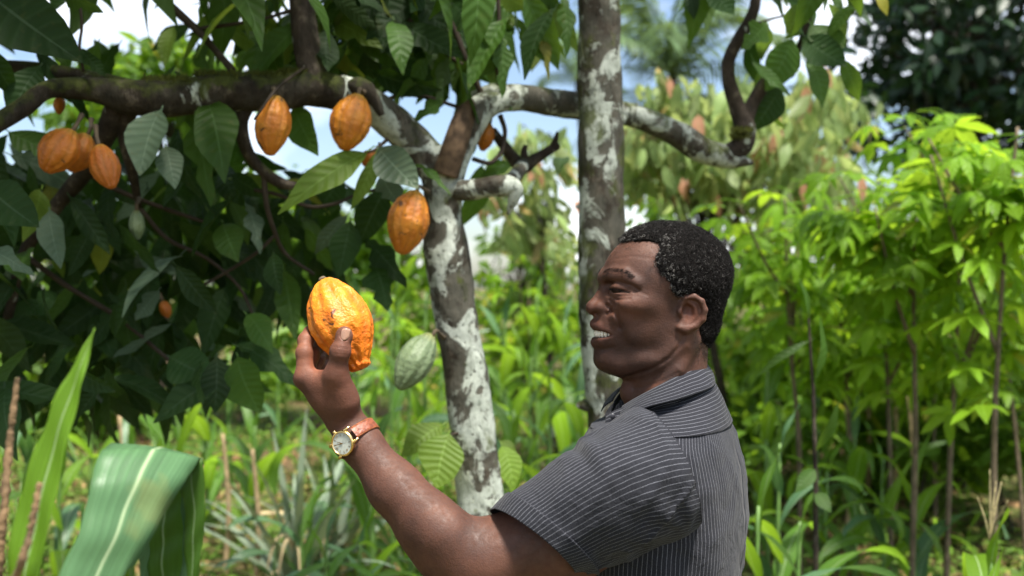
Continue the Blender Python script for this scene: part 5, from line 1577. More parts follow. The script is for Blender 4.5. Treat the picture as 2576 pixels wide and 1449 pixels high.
# fingers and the inside of the hand are lighter and redder than the back of the arm
hd = np.clip((AV[:, 2] - wrist[2]) / 0.05, 0, 1)[:, None]
at_ = at_ * (1 + hd * np.array([0.45, 0.36, 0.30]))
fg = np.clip((AV[:, 2] - KN[0][2]) / 0.012, 0, 1)[:, None] * (AV[:, 0] < P(812, 0, 1.39).x)[:, None]
at_ = at_ * (1 + fg * np.array([0.40, 0.42, 0.38]))
inner = np.clip(1 - np.linalg.norm((AV - pw(815, 915, 1.40)) / np.array([0.03, 0.05, 0.03]), axis=1), 0, 1)[:, None]
at_ = at_ * (1 + inner * np.array([0.8, 0.5, 0.4]))
heel = np.clip(1 - np.linalg.norm((AV - pw(893, 985, 1.39)) / np.array([0.012, 0.03, 0.03]), axis=1), 0, 1)[:, None]
at_ = at_ * (1 + heel * np.array([1.0, 0.6, 0.45]))

# ------------------------------------------------------------------ person: trunk, far arm, legs (inside the clothes)
FEET = P(1680, 724, 1.5); FEET.z = 0.0
FA = np.array(FEET)
def trunk_sdf(p):
    q = p - FA
    d = sd_ell(q, (-0.01, 0, 1.20), (0.075, 0.125, 0.24))
    d = smin(d, sd_ell(q, (0.0, 0, 0.98), (0.085, 0.13, 0.14)), 0.04)
    d = smin(d, sd_chain(q, [(0.0, 0.12, 1.36), (0.02, 0.22, 1.13), (-0.04, 0.26, 0.90)], [0.055, 0.043, 0.028], 0.02), 0.03)
    d = smin(d, sd_ell(q, (-0.055, 0.262, 0.835), (0.040, 0.017, 0.048)), 0.015)
    for k in range(4):
        y = 0.246 + 0.004 * k
        x = -0.085 + 0.021 * k
        ln = (0.070, 0.078, 0.074, 0.060)[k]
        d = smin(d, sd_chain(q, [(x, y + 0.012, 0.800), (x - 0.006, y + 0.010, 0.800 - ln * 0.55), (x - 0.002, y, 0.800 - ln)], [0.0105, 0.0092, 0.0080]), 0.005)
    d = smin(d, sd_chain(q, [(-0.085, 0.252, 0.845), (-0.110, 0.242, 0.812), (-0.112, 0.236, 0.782)], [0.013, 0.0105, 0.009]), 0.008)
    for s in (-1, 1):
        d = smin(d, sd_chain(q, [(0, 0.085 * s, 0.93), (-0.015, 0.09 * s, 0.50), (0.01, 0.095 * s, 0.09)], [0.085, 0.057, 0.042], 0.02), 0.03)
        d = smin(d, sd_chain(q, [(0.02, 0.095 * s, 0.055), (-0.14, 0.115 * s, 0.04)], [0.04, 0.032]), 0.02)
    return d
TV, TF = surface_nets(trunk_sdf, FA + np.array([-0.26, -0.27, -0.02]), FA + np.array([0.22, 0.36, 1.55]), 0.008)
person = empty('person', FEET, 'man in charcoal pinstriped short-sleeved shirt, smiling in profile, holding up an orange pod', 'person')
bv = np.vstack([HV, AV, TV]); bf = np.vstack([HF, AF + len(HV), TF + len(HV) + len(AV)])
bt = np.vstack([tint, at_, np.ones((len(TV), 3))])
link('body', mesh('body', bv, bf, mat=M['skin'], attrs={'tint': bt}), person)

# ------------------------------------------------------------------ eyes, teeth, brows, nail
def ball(c, r, n=14, rot=None):
    th = np.linspace(0, math.pi, n); ph = np.linspace(0, 2 * math.pi, 2 * n, endpoint=False)
    v = np.array([[math.sin(a) * math.cos(b), math.sin(a) * math.sin(b), math.cos(a)] for a in th for b in ph]) * np.asarray(r)
    if rot is not None:
        v = v @ rot.T
    v = v + np.asarray(c)
    k = 2 * n
    f = [(i * k + j, (i + 1) * k + j, (i + 1) * k + (j + 1) % k, i * k + (j + 1) % k) for i in range(n - 1) for j in range(k)]
    return v, f, None
for s in (1, -1):
    v, f, _ = ball(to_world(C_EYE * np.array([1, 1, s])), 0.0136)
    link('eyeball', mesh('eyeball', v, f, mat=M['eye']), person)
tv = []
for row, (yc, hh_, rx, x0) in enumerate(((837.5, 9.5, 1.0, 1490.5), (851.0, 7.5, 0.94, 1500.0))):
    if row: break
    for k in range(-5, 6):
        a = k * 0.215
        if row == 0 and k > 5: pass
        l = 41 * rx * math.sin(a); x = x0 + 46 * (1 - math.cos(a))
        if row == 0: y = yc + 2.0 * (1 - math.cos(a))
        else: y = yc
        c = to_world(np.array([x + 5, y, l]))
        w = 5.6 - 0.4 * abs(k) / 3
        ax = (EX * math.cos(a) + EL * 0 + EL * math.sin(a) * -1)
        t = EX * math.sin(a) + EL * math.cos(a)
        rot = np.stack([EX * math.cos(a) - EL * math.sin(a), t, EZ], 1)
        tv.append(ball(c, np.array([4.6, w * 0.86, hh_]) * HS, 7, rot))
v, f, u = merge(tv)
link('teeth', mesh('teeth', v, f, mat=M['tooth']), person)

def strands(roots, dirs, length, rad, curl, seg=5, rng=RNG, lift=None):
    """Many little 3-sided hairs in one mesh."""
    n = len(roots)
    t = np.linspace(0, 1, seg)
    a = rng.normal(size=(n, 3)); a -= dirs * (a * dirs).sum(1)[:, None]; a /= np.linalg.norm(a, axis=1)[:, None]
    b = np.cross(dirs, a)
    L_ = length * rng.uniform(0.6, 1.25, n)
    turns = rng.uniform(0.8, 1.7, n) * curl
    ph = turns[:, None] * 2 * math.pi * t[None]
    cr = (rng.uniform(0.5, 1.2, n) * 0.0019 * (curl > 0))[:, None]
    c = roots[:, None] + dirs[:, None] * (L_[:, None] * t)[..., None] + a[:, None] * (cr * (np.cos(ph) - 1))[..., None] + b[:, None] * (cr * np.sin(ph))[..., None]
    tan = np.gradient(c, axis=1); tan /= np.linalg.norm(tan, axis=2)[..., None] + 1e-9
    s1 = np.cross(tan, a[:, None] + 0.3 * dirs[:, None]); s1 /= np.linalg.norm(s1, axis=2)[..., None] + 1e-9
    s2 = np.cross(tan, s1)
    rr = rad * (1 - 0.6 * t)[None, :, None]
    v = np.stack([c + rr * (math.cos(q) * s1 + math.sin(q) * s2) for q in (0, 2.094, 4.189)], 2)
    v = v.reshape(-1, 3)
    i = np.arange(seg - 1)[:, None] * 3; j = np.arange(3)[None]
    f1 = np.stack([i + j, i + (j + 1) % 3, i + 3 + (j + 1) % 3, i + 3 + j], -1).reshape(-1, 4)
    f = (np.arange(n)[:, None, None] * seg * 3 + f1[None]).reshape(-1, 4)
    return v, f

def bisect(p, d, f, n=14, reach=0.05):
    """Push points along d until they meet f = 0 (from inside)."""
    a = np.zeros(len(p)); b = np.full(len(p), reach)
    for _ in range(n):
        m = (a + b) / 2
        inside = f(p + d * m[:, None]) < 0
        a = np.where(inside, m, a); b = np.where(inside, b, m)
    return p + d * a[:, None]

def project(p, f, it=8, e=4e-4):
    """Move points to f = 0; also the outward normals there."""
    for _ in range(it):
        g = np.stack([f(p + np.eye(3)[k] * e) - f(p - np.eye(3)[k] * e) for k in range(3)], 1)
        g /= np.linalg.norm(g, axis=1)[:, None] + 1e-12
        p = p - g * f(p)[:, None] * 0.9
    return p, g
bro = []
for s in (1, -1):
    nb_ = 800
    t = RNG.uniform(0, 1, nb_) ** 1.1
    path = catmull(np.array([hp(1521, 694, 18), hp(1534, 687, 44), hp(1562, 686, 72), hp(1592, 702, 92)]), 60)
    c = path[(t * 59).astype(int)] + RNG.normal(size=(nb_, 3)) * np.array([2.0, 3.4, 0.5]) * (1.25 - 0.6 * t[:, None])
    c[:, 2] *= s
    p0, g0 = project(to_world(c), head_sdf)
    dd = EX * 0.8 + EL * 0.35 * s + EZ * RNG.normal(0.25, 0.3, nb_)[:, None]
    dd = dd - g0 * (dd * g0).sum(1)[:, None] * 0.8 + g0 * 0.12
    dd /= np.linalg.norm(dd, axis=1)[:, None]
    bro.append(strands(p0 - g0 * 0.0002, dd, 0.0048, 0.00015, 0))
for b in bro:
    link('eyebrow', mesh('eyebrow', b[0], b[1], mat=M['hair'], attrs={'grey': np.full(len(b[0]), -0.2)}), person)
# lashes along the upper lid
for s in (1, -1):
    path = catmull(np.array(HC((1536, 723.5, 46), (1547, 724, 63), (1566, 728, 78), (1588, 735, 88))), 70)
    path = path * np.array([1, 1, s])
    p0, g0 = project(to_world(path), head_sdf)
    dd = g0 * 1.0 - EZ * 0.35 + RNG.normal(size=g0.shape) * 0.12
    dd /= np.linalg.norm(dd, axis=1)[:, None]
    b = strands(p0 - g0 * 0.0004, dd, 0.0034, 0.00042, 0)
    link('eyelashes', mesh('eyelashes', b[0], b[1], mat=M['hair'], attrs={'grey': np.full(len(b[0]), -0.2)}), person)

# thumbnail: a small curved plate lying in its bed
th = np.linspace(-1, 1, 9); tt = np.linspace(-1, 1, 9)
nc = pw(867.5, 841.5, 1.3345)
nv = []
for b in tt:
    for a in th:
        wdt = 0.0068 * (1 - 0.18 * max(0, -b) ** 3) * math.sqrt(max(0.0, 1 - abs(b) ** 6 * 0.5))
        nv.append(nc + np.array([a * wdt - 0.0012 * b * -1, 0.0042 * (a * a) - 0.0012 + 0.0006 * b, b * 0.0082 * math.sqrt(1 - 0.28 * a * a)]))
nf = np.array([(i * 9 + j, i * 9 + j + 1, (i + 1) * 9 + j + 1, (i + 1) * 9 + j) for i in range(8) for j in range(8)])
nm = link('thumbnail', mesh('thumbnail', np.array(nv), nf, mat=M['nail']), person)
sol = nm.modifiers.new('thick', 'SOLIDIFY'); sol.thickness = 0.0006; sol.offset = 0

# ------------------------------------------------------------------ hair: a cap of tight curls
HAIRLINE = np.array([(1556, 612), (1572, 602), (1600, 603), (1640, 606), (1664, 612), (1652, 640), (1646, 668), (1656, 690), (1676, 706), (1684, 730), (1694, 744),
                     (1722, 742), (1752, 742), (1772, 765), (1778, 800), (1762, 830), (1756, 850), (1754, 880), (1766, 905), (1840, 910), (1900, 700), (1850, 500), (1600, 500), (1520, 560)], dtype=float)
HAIRH = np.array([hp(x, y, 95)[:2] if i < 19 else (x, y) for i, (x, y) in enumerate(HAIRLINE)])

def poly_sd(q, poly):
    d = np.full(len(q), 1e9); ins = np.zeros(len(q), dtype=bool)
    n = len(poly)
    for i in range(n):
        a, b = poly[i], poly[(i + 1) % n]
        e = b - a; w = q - a
        t = np.clip((w @ e) / e.dot(e), 0, 1)
        d = np.minimum(d, np.linalg.norm(w - t[:, None] * e, axis=1))
        c = ((a[1] > q[:, 1]) != (b[1] > q[:, 1])) & (q[:, 0] < (b[0] - a[0]) * (q[:, 1] - a[1]) / (b[1] - a[1] + 1e-12) + a[0])
        ins ^= c
    return np.where(ins, -d, d)

def hair_sdf(w):
    h = to_head(w); m = h.copy(); m[:, 2] = np.abs(m[:, 2])
    d = sd_ell(m, (1676, 690, 0), (154, 119, 119))
    d = smin(d, sd_ell(m, (1650, 720, 0), (138, 110, 112)), 30)
    d = smin(d, sd_ell(m, (1715, 780, 0), (86, 110, 92)), 30)
    reg = poly_sd(h[:, :2], HAIRH)
    # hair grows fuller away from the hairline
    full = 3.0 + 9.5 * np.clip(-reg / 34, 0, 1) ** 0.6
    lump = vnoise(w * 95, 3) * 1.6 + vnoise(w * 240, 4) * 1.0
    return smax(d - full - lump, reg + vnoise(w * 160, 8) * 3.5, 3) * HS
CV, CF = surface_nets(hair_sdf, lo, hi, 0.0021)
hair = link('hair', mesh('hair', CV, CF, mat=M['scalp'], attrs={'grey': np.full(len(CV), -0.3)}), person)
a_, b_, c_ = CV[CF[:, 0]], CV[CF[:, 1]], CV[CF[:, 2]]
nrm = np.cross(b_ - a_, c_ - a_); nrm /= np.linalg.norm(nrm, axis=1)[:, None] + 1e-12
cen = (a_ + CV[CF[:, 2]]) / 2
hc = to_head(cen)
outw = (cen - to_world(np.array([1680, 720, 0]))); 
okf = ((outw * nrm).sum(1) > 0) & (hc[:, 2] > -95)
pick = RNG.choice(np.nonzero(okf)[0], 17000)
dirs = nrm[pick] + RNG.normal(size=(len(pick), 3)) * 0.45
dirs /= np.linalg.norm(dirs, axis=1)[:, None]
sv, sf = strands(cen[pick] - nrm[pick] * 0.001, dirs, 0.0044, 0.00034, 1.0, 7)
g = 0.03 + 0.17 * np.clip(1 - np.abs(poly_sd(hc[pick][:, :2], HAIRH)) / 45, 0, 1) * (hc[pick][:, 0] < 1730) + 0.05 * vnoise(cen[pick] * 30, 9)
# short hairs thinning out past the hairline, and stubble on the jaw
def near_face(n, ok, length, rad, grey, name, spread=0.35):
    fa, fb, fc = HV[HF[:, 0]], HV[HF[:, 1]], HV[HF[:, 2]]
    nr = np.cross(fb - fa, fc - fa); nr /= np.linalg.norm(nr, axis=1)[:, None] + 1e-12
    ce = (fa + fc) / 2
    pr = ok(to_head(ce))
    k = RNG.choice(len(ce), n, p=pr / pr.sum())
    dd = nr[k] + RNG.normal(size=(n, 3)) * spread - EZ * 0.3
    dd /= np.linalg.norm(dd, axis=1)[:, None]
    jit = RNG.normal(size=(n, 3)) * 0.0008
    v, f = strands(ce[k] + jit - nr[k] * 0.0004, dd, length, rad, 0, 3)
    link(name, mesh(name, v, f, mat=M['hair'], attrs={'grey': np.full(len(v), grey)}), hair if name == 'fringe' else person)
near_face(5200, lambda h: np.exp(-np.clip(poly_sd(h[:, :2], HAIRH), 0, None) / 8.0) * (poly_sd(h[:, :2], HAIRH) < 34) * (h[:, 2] > -40) * (np.abs(h[:, 2]) < 112), 0.0030, 0.00024, 0.05, 'fringe', 0.6)
near_face(2400, lambda h: np.clip((h[:, 1] - 800) / 70, 0, 1) * (h[:, 0] < 1690) * (h[:, 1] < 945) * (h[:, 2] > -30) * (np.minimum(chain_dist(np.abs(h), LIP_UP), chain_dist(np.abs(h), LIP_LO)) > 14), 0.0013, 0.00016, 0.04, 'stubble', 0.5)
curls = link('curls', mesh('curls', sv, sf, mat=M['hair'], attrs={'grey': np.repeat(g, 21)}), hair)

# ------------------------------------------------------------------ shirt
def grid_mesh(name, Pm, U, parent, mat, thick=0.0012, closed=False):
    """Pm (rows, cols, 3), U (rows, cols, 2) -> one mesh."""
    r, c = Pm.shape[:2]
    f = []
    for i in range(r - 1):
        for j in range(c - 1):
            f.append((i * c + j, i * c + j + 1, (i + 1) * c + j + 1, (i + 1) * c + j))
    me = mesh(name, Pm.reshape(-1, 3), np.array(f), U.reshape(-1, 2), mat=mat)
    o = link(name, me, parent)
    if thick:
        m = o.modifiers.new('thick', 'SOLIDIFY'); m.thickness = thick; m.offset = -1
    return o

BYAW = R(20)
BX = np.array([math.cos(BYAW), math.sin(BYAW) * -1, 0.0])      # towards the back of the body
BL = np.array([-math.sin(BYAW), -math.cos(BYAW), 0.0])         # towards the near shoulder
SIL = np.array([(930, 1772), (965, 1794), (1000, 1813), (1060, 1841), (1100, 1860), (1180, 1881), (1300, 1887), (1449, 1870), (1600, 1862), (1800, 1872), (1900, 1880)], dtype=float)
RAD = np.array([(930, .058, .058), (965, .066, .070), (1000, .079, .092), (1060, .098, .148), (1100, .108, .176), (1180, .116, .186), (1300, .122, .182), (1449, .120, .172), (1600, .118, .166), (1800, .122, .170), (1900, .125, .175)])

def torso_ring(y, off=0.0, cols=97, th0=0.0, th1=2 * math.pi):
    a = np.interp(y, RAD[:, 0], RAD[:, 1]) + off; b = np.interp(y, RAD[:, 0], RAD[:, 2]) + off
    xs = np.interp(y, SIL[:, 0], SIL[:, 1])
    ext = math.sqrt((a * BX[0]) ** 2 + (b * BL[0]) ** 2)
    sil = np.array(P(xs, y, 1.5))
    c = sil - np.array([ext - off, 0, 0])
    th = np.linspace(th0, th1, cols)
    e = 0.85
    cx = np.sign(np.cos(th)) * np.abs(np.cos(th)) ** e; sx = np.sign(np.sin(th)) * np.abs(np.sin(th)) ** e
    p = c + a * cx[:, None] * BX + b * sx[:, None] * BL
    p[:, 2] -= NECK_DROP * np.clip((1062 - y) / 117, 0, 1) * (1 - np.cos(th)) / 2      # the neckline is lower in front
    return p, th
NECK_DROP = 0.056

def fold(p, amt):
    f = 0.0030 * np.sin((p[:, 0] * 62 + p[:, 2] * 14 + 2.0 * np.sin(p[:, 2] * 9))) * np.clip((1.36 - p[:, 2]) * 6, 0.1, 1)
    f = f + 0.0028 * vnoise(p * np.array([22, 22, 9]), 21) + 0.0016 * vnoise(p * np.array([40, 40, 70]), 22)
    cr = 1 - np.abs(vnoise(p * np.array([13, 13, 7]) + p[:, 2:3] * np.array([3, 0, 0]), 24))
    f = f + 0.0035 * cr ** 6
    return f * amt

def torso_panel(name, y0, y1, rows, off, parent, horizontal=False, th0=0.0, th1=2 * math.pi, cols=121, amt=1.0):
    ys = np.linspace(y0, y1, rows)
    Pm, U = [], []
    for y in ys:
        p, th = torso_ring(y, off, cols, th0, th1)
        dirn = p - p.mean(0); dirn[:, 2] = 0; dirn /= np.linalg.norm(dirn, axis=1)[:, None]
        p = p + dirn * fold(p, amt)[:, None]
        ar = np.concatenate([[0], np.cumsum(np.linalg.norm(np.diff(torso_ring(1200, 0, cols, th0, th1)[0], axis=0), axis=1))])
        Pm.append(p)
        zz = -y * S(1.5)
        U.append(np.stack([ar * 0.92, np.full(cols, zz)], 1) if not horizontal else np.stack([zz * 1.12 + 0.008 * np.sin(th) , ar], 1))
    return grid_mesh(name, np.array(Pm), np.array(U), parent, M['cloth'])

shirt = torso_panel('shirt', 1050, 1900, 70, 0.0, person, cols=181)
torso_panel('yoke', 946, 1062, 22, 0.0035, shirt, horizontal=True, amt=0.35, th0=R(-120), th1=R(120))
torso_panel('front_yoke', 946, 1062, 18, 0.001, shirt, amt=0.3, th0=R(118), th1=R(242))

# sleeve: rings from the armhole seam to the hem, (top px, bottom px, centre d, near-side offset px/px/m)
SLV = np.array([
    # top x, top y, bottom x, bottom y, d, near dx, near dy, near depth
    (1608, 1030, 1716, 1322, 1.385, 80, 22, 0.105),
    (1570, 1040, 1690, 1348, 1.375, 62, 14, 0.112),
    (1500, 1086, 1640, 1374, 1.360, 36, 6, 0.112),
    (1440, 1136, 1598, 1394, 1.350, 18, 2, 0.105),
    (1380, 1182, 1556, 1410, 1.343, 14, 0, 0.096),
    (1320, 1224, 1520, 1428, 1.338, 18, -4, 0.089),
    (1277, 1252, 1494, 1442, 1.334, 24, -8, 0.085),
    (1243, 1290, 1438, 1452, 1.330, 30, -10, 0.082)], dtype=float)

def sleeve_rings(t0, t1, rows, off, cols=90, amt=1.0):
    allr = catmull(SLV, 701)
    k = np.linspace(t0 / 7 * 700, t1 / 7 * 700, rows).astype(int)
    Pm, U = [], []
    al = 0.0; prev = None
    for i in k:
        tx, ty, bx, by, d, dx, dy, dd = allr[i]
        top, bot = pw(tx, ty, d), pw(bx, by, d)
        c = (top + bot) / 2
        A = (top - bot) / 2
        near = pw((tx + bx) / 2 + dx, (ty + by) / 2 + dy, d - dd) - c
        th = np.linspace(0, 2 * math.pi, cols)
        e = 0.9
        ca = np.sign(np.cos(th)) * np.abs(np.cos(th)) ** e; sa = np.sign(np.sin(th)) * np.abs(np.sin(th)) ** e
        far = near * np.array([-0.55, -0.62, -0.55])
        n = np.where((sa > 0)[:, None], sa[:, None] * near, -sa[:, None] * far)
        p = c + ca[:, None] * A + n
        out = p - c
        out = out / np.linalg.norm(out, axis=1)[:, None]
        w = np.array([p @ np.array([0.55, 0.2, 0.8]), p @ np.array([0.8, 0.2, -0.55]), p[:, 1]]).T
        t = i / 700 * 7
        f = 0.0054 * vnoise(w * np.array([10, 26, 12]), 31) + 0.0030 * vnoise(w * np.array([24, 52, 24]), 32)
        # drag folds fanning from the armpit, and a soft crease over the top edge
        pit = np.linalg.norm(p - pw(1700, 1320, 1.32), axis=1)
        ang = np.arctan2(p[:, 2] - pw(1730, 1340, 1.32)[2], pw(1730, 1340, 1.32)[0] - p[:, 0])
        f = f + 0.0030 * np.sin(ang * 9 + 1.0) * np.exp(-(pit / 0.10) ** 2) * np.clip((pit - 0.02) / 0.04, 0, 1)
        f = f + 0.005 * np.exp(-((t - 2.55) / 0.22) ** 2) * np.clip(np.cos(th - 0.3), 0, 1) ** 2 - 0.004 * np.exp(-((t - 2.95) / 0.2) ** 2) * np.clip(np.cos(th - 0.4), 0, 1) ** 2
        cr = 1 - np.abs(vnoise(w * np.array([7, 30, 10]) + 5, 35)); cr2 = 1 - np.abs(vnoise(w * np.array([16, 14, 18]) + 9, 36))
        f = f + 0.0050 * cr ** 6 * np.clip(0.25 + 1.6 * np.exp(-(pit / 0.11) ** 2), 0, 1.2) + 0.0022 * cr2 ** 8
        p = p + out * (f * amt + off)[:, None]
        if prev is not None: al += np.linalg.norm(c - prev)
        prev = c
        Pm.append(p)
        mid = allr[420]
        U.append(np.stack([th / (2 * math.pi) * 0.50, np.full(cols, al)], 1))
    return np.array(Pm), np.array(U)
Pm, U = sleeve_rings(0.0, 6.12, 80, 0.0, cols=131)
sleeve = grid_mesh('sleeve', Pm, U, shirt, M['cloth'], 0.0012)
Pm, U = sleeve_rings(5.86, 7.0, 18, 0.0034, cols=131, amt=0.8)
# the turned-up edge where the cuff begins
Pm[0] -= (Pm[0] - Pm[0].mean(0)) * 0.045
Pm[1] += (Pm[1] - Pm[1].mean(0)) * 0.012
grid_mesh('cuff', Pm, U, shirt, M['cloth'], 0.0014)

# raised seam along the armhole
ring0, _ = sleeve_rings(0.0, 0.06, 2, 0.0006, cols=131)
v, f, u = tube(ring0[0], np.full(131, 0.0011), 260, 6, cap=False)
link('armhole_seam', mesh('armhole_seam', v, f, u * 0, mat=M['cloth']), shirt)

# far sleeve, on the hanging arm
fp = [FA + np.array([0.0, 0.13, 1.40]), FA + np.array([0.008, 0.20, 1.28]), FA + np.array([0.02, 0.245, 1.12])]
v, f, u = tube(fp, [0.085, 0.078, 0.072], 16, 40, cap=False)
o = link('sleeve', mesh('sleeve', v, f, np.stack([u[:, 0] * 0.5, u[:, 1]], 1), mat=M['cloth']), shirt)

# collar: stand and fall, near half from the photograph, far half mirrored about the head's middle plane
CT = [hp(1780, 916, 0), hp(1766, 917, 50), hp(1738, 929, 86), hp(1690, 952, 106), hp(1640, 978, 102), hp(1594, 1003, 76), hp(1566, 1020, 52)]
CB = [hp(1800, 962, 0), hp(1799, 968, 74), hp(1780, 979, 128), hp(1712, 1002, 160), hp(1640, 1020, 158), hp(1592, 1038, 128), hp(1558, 1058, 92)]
def collar(T, B, off_out, name, rows=9, flare=5.0):
    T = catmull(np.array(T), 41); B = catmull(np.array(B), 41)
    T = np.vstack([(T * np.array([1, 1, -1]))[::-1], T[1:]]); B = np.vstack([(B * np.array([1, 1, -1]))[::-1], B[1:]])
    Pm, U = [], []
    ar = np.concatenate([[0], np.cumsum(np.linalg.norm(np.diff(B, axis=0), axis=1))]) * HS
    for t in np.linspace(0, 1, rows):
        q = T * (1 - t) + B * t
        axis = np.array([1676, 0, 0]); rad = (q - axis) * np.array([1, 0, 1]); rad /= np.linalg.norm(rad, axis=1)[:, None]
        q = q + rad * (off_out + flare * math.sin(math.pi * t))
        Pm.append(to_world(q)); U.append(np.stack([np.full(len(q), t * 0.038 + 0.001) + 0.0004 * np.sin(ar * 90), ar], 1))
    return grid_mesh(name, np.array(Pm), np.array(U), shirt, M['cloth'], 0.0018)
collar(CT, CB, 0.0, 'collar')
CT2 = [c + np.array([0, 3, 0]) for c in CT]
CB2 = [c * np.array([1, 1, 0.86]) + np.array([(1676 - c[0]) * 0.12, 12, 0]) for c in CB]
collar(CT2, CB2, -5.0, 'collar_stand', flare=0.0)
# folded placket of the open neck
pl = [(1527, 1040, 1.46), (1546, 1030, 1.452), (1572, 1024, 1.445)]
q0 = [pw(1524, 1047, 1.455), pw(1545, 1033, 1.450), pw(1572, 1022, 1.445)]
q1 = [pw(1521, 1066, 1.450), pw(1548, 1060, 1.440), pw(1600, 1042, 1.428)]
q2 = [pw(1506, 1096, 1.455), pw(1548, 1094, 1.435), pw(1606, 1075, 1.42)]
rows = [catmull(np.array(q), 16) for q in (q0, q1, q2)]
Pm = np.array([catmull(np.array([rows[0][j], rows[1][j], rows[2][j]]), 10) for j in range(16)])
U = np.stack(np.meshgrid(np.linspace(0, 0.03, 10), np.linspace(0, 0.05, 16)), -1)
grid_mesh('placket', Pm, U, shirt, M['cloth'], 0.0016)
v, f, u = ball(pw(1541, 1047, 1.4415), (0.0040, 0.0013, 0.0040), 8)
link('button', mesh('button', v, f, mat=M['button']), shirt)

# trousers and shoes
leg = []
for s in (-1, 1):
    leg.append(tube([FA + np.array([0.0, 0.075 * s, 1.0]), FA + np.array([0.0, 0.088 * s, 0.8]), FA + np.array([-0.012, 0.092 * s, 0.48]), FA + np.array([0.012, 0.096 * s, 0.06])], [0.112, 0.102, 0.082, 0.078], 24, 24, rough=0.08, rscale=9, cap=False))
v, f, u = merge(leg)
link('trousers', mesh('trousers', v, f, u, mat=M['trouser']), person)
for s in (-1, 1):
    v1 = tube([FA + np.array([0.06, 0.096 * s, 0.05]), FA + np.array([-0.02, 0.10 * s, 0.055]), FA + np.array([-0.12, 0.114 * s, 0.042]), FA + np.array([-0.19, 0.12 * s, 0.032])], [0.040, 0.050, 0.045, 0.026], 14, 16)
    link('shoe', mesh('shoe', v1[0], v1[1], v1[2], mat=M['shoe']), person)
# ------------------------------------------------------------------ cacao pods
def pod_material(name, base, deep, pale, spot=0.5, furrow=(0.22, 0.10, 0.02)):
    m, nt, N, L, b = nmat(name)
    uv = N.new('ShaderNodeUVMap')
    sep = N.new('ShaderNodeSeparateXYZ')
    L.new(uv.outputs['UV'], sep.inputs[0])
    tc = N.new('ShaderNodeTexCoord')
    oi = N.new('ShaderNodeObjectInfo')
    add = N.new('ShaderNodeVectorMath')
    L.new(tc.outputs['Object'], add.inputs[0])
    cx = N.new('ShaderNodeCombineXYZ')
    L.new(math_(N, L, 'MULTIPLY', oi.outputs['Random'], 7.0), cx.inputs[0])
    L.new(cx.outputs[0], add.inputs[1])
    v = add.outputs[0]
    n1 = noise(N, L, v, 28, 6, 0.6)
    r1 = ramp(N, [(0.3, deep), (0.52, base), (0.75, pale)])
    L.new(n1.outputs['Fac'], r1.inputs['Fac'])
    at = N.new('ShaderNodeAttribute'); at.attribute_name = 'furrow'
    own = mixc(N, L, math_(N, L, 'MULTIPLY', oi.outputs['Random'], 0.55), r1.outputs['Color'], deep)
    c = mixc(N, L, math_(N, L, 'MULTIPLY', at.outputs['Fac'], 0.55), own, furrow)
    # green-brown tint at the stalk, orange towards the tip
    top = ramp(N, [(0.0, (1, 1, 1)), (0.16, (0, 0, 0))])
    L.new(sep.outputs['Y'], top.inputs['Fac'])
    c = mixc(N, L, math_(N, L, 'MULTIPLY', top.outputs['Color'], 0.55), c, (0.26, 0.24, 0.03))
    end = ramp(N, [(0.6, (0, 0, 0)), (1.0, (1, 1, 1))])
    L.new(sep.outputs['Y'], end.inputs['Fac'])
    c = mixc(N, L, math_(N, L, 'MULTIPLY', end.outputs['Color'], 0.6), c, deep)
    # dark scars and specks
    n2 = noise(N, L, v, 55, 4, 0.55, 0.7)
    p = 0.70 - 0.06 * spot
    r2 = ramp(N, [(p, (0, 0, 0)), (p + 0.02, (1, 1, 1))])
    L.new(n2.outputs['Fac'], r2.inputs['Fac'])
    c = mixc(N, L, math_(N, L, 'MULTIPLY', r2.outputs['Color'], 0.85), c, (0.035, 0.016, 0.008))
    n3 = noise(N, L, v, 16, 5, 0.6, 0.4)
    r3 = ramp(N, [(0.66 - 0.05 * spot, (0, 0, 0)), (0.70 - 0.05 * spot, (1, 1, 1))])
    L.new(n3.outputs['Fac'], r3.inputs['Fac'])
    c = mixc(N, L, math_(N, L, 'MULTIPLY', r3.outputs['Color'], 0.35), c, (0.16, 0.07, 0.02))
    blk = N.new('ShaderNodeAttribute'); blk.attribute_name = 'rot'
    rb = ramp(N, [(0.42, (0, 0, 0)), (0.52, (1, 1, 1))])
    L.new(math_(N, L, 'MULTIPLY', blk.outputs['Fac'], math_(N, L, 'ADD', n3.outputs['Fac'], 0.5)), rb.inputs['Fac'])
    c = mixc(N, L, rb.outputs['Color'], c, (0.016, 0.010, 0.007))
    L.new(c, b.inputs['Base Color'])
    b.inputs['Roughness'].default_value = 0.42
    b.inputs['Specular IOR Level'].default_value = 0.4
    b.inputs['Subsurface Weight'].default_value = 0.05
    b.inputs['Subsurface Radius'].default_value = (0.012, 0.006, 0.002)
    b.inputs['Subsurface Scale'].default_value = 0.4
    nb = noise(N, L, v, 95, 4, 0.6)
    bump(N, L, b, math_(N, L, 'ADD', n1.outputs['Fac'], math_(N, L, 'MULTIPLY', nb.outputs['Fac'], 0.8)), 0.8, 0.006)
    return m
M['pod'] = pod_material('ripe_pod_skin', (0.72, 0.215, 0.008), (0.58, 0.115, 0.006), (0.80, 0.31, 0.02), 0.35)
M['pod_tree'] = pod_material('hanging_pod_skin', (0.60, 0.215, 0.015), (0.40, 0.11, 0.010), (0.68, 0.32, 0.03), 1.0)
M['pod_red'] = pod_material('shaded_pod_skin', (0.52, 0.165, 0.014), (0.36, 0.09, 0.010), (0.60, 0.23, 0.02), 0.6)
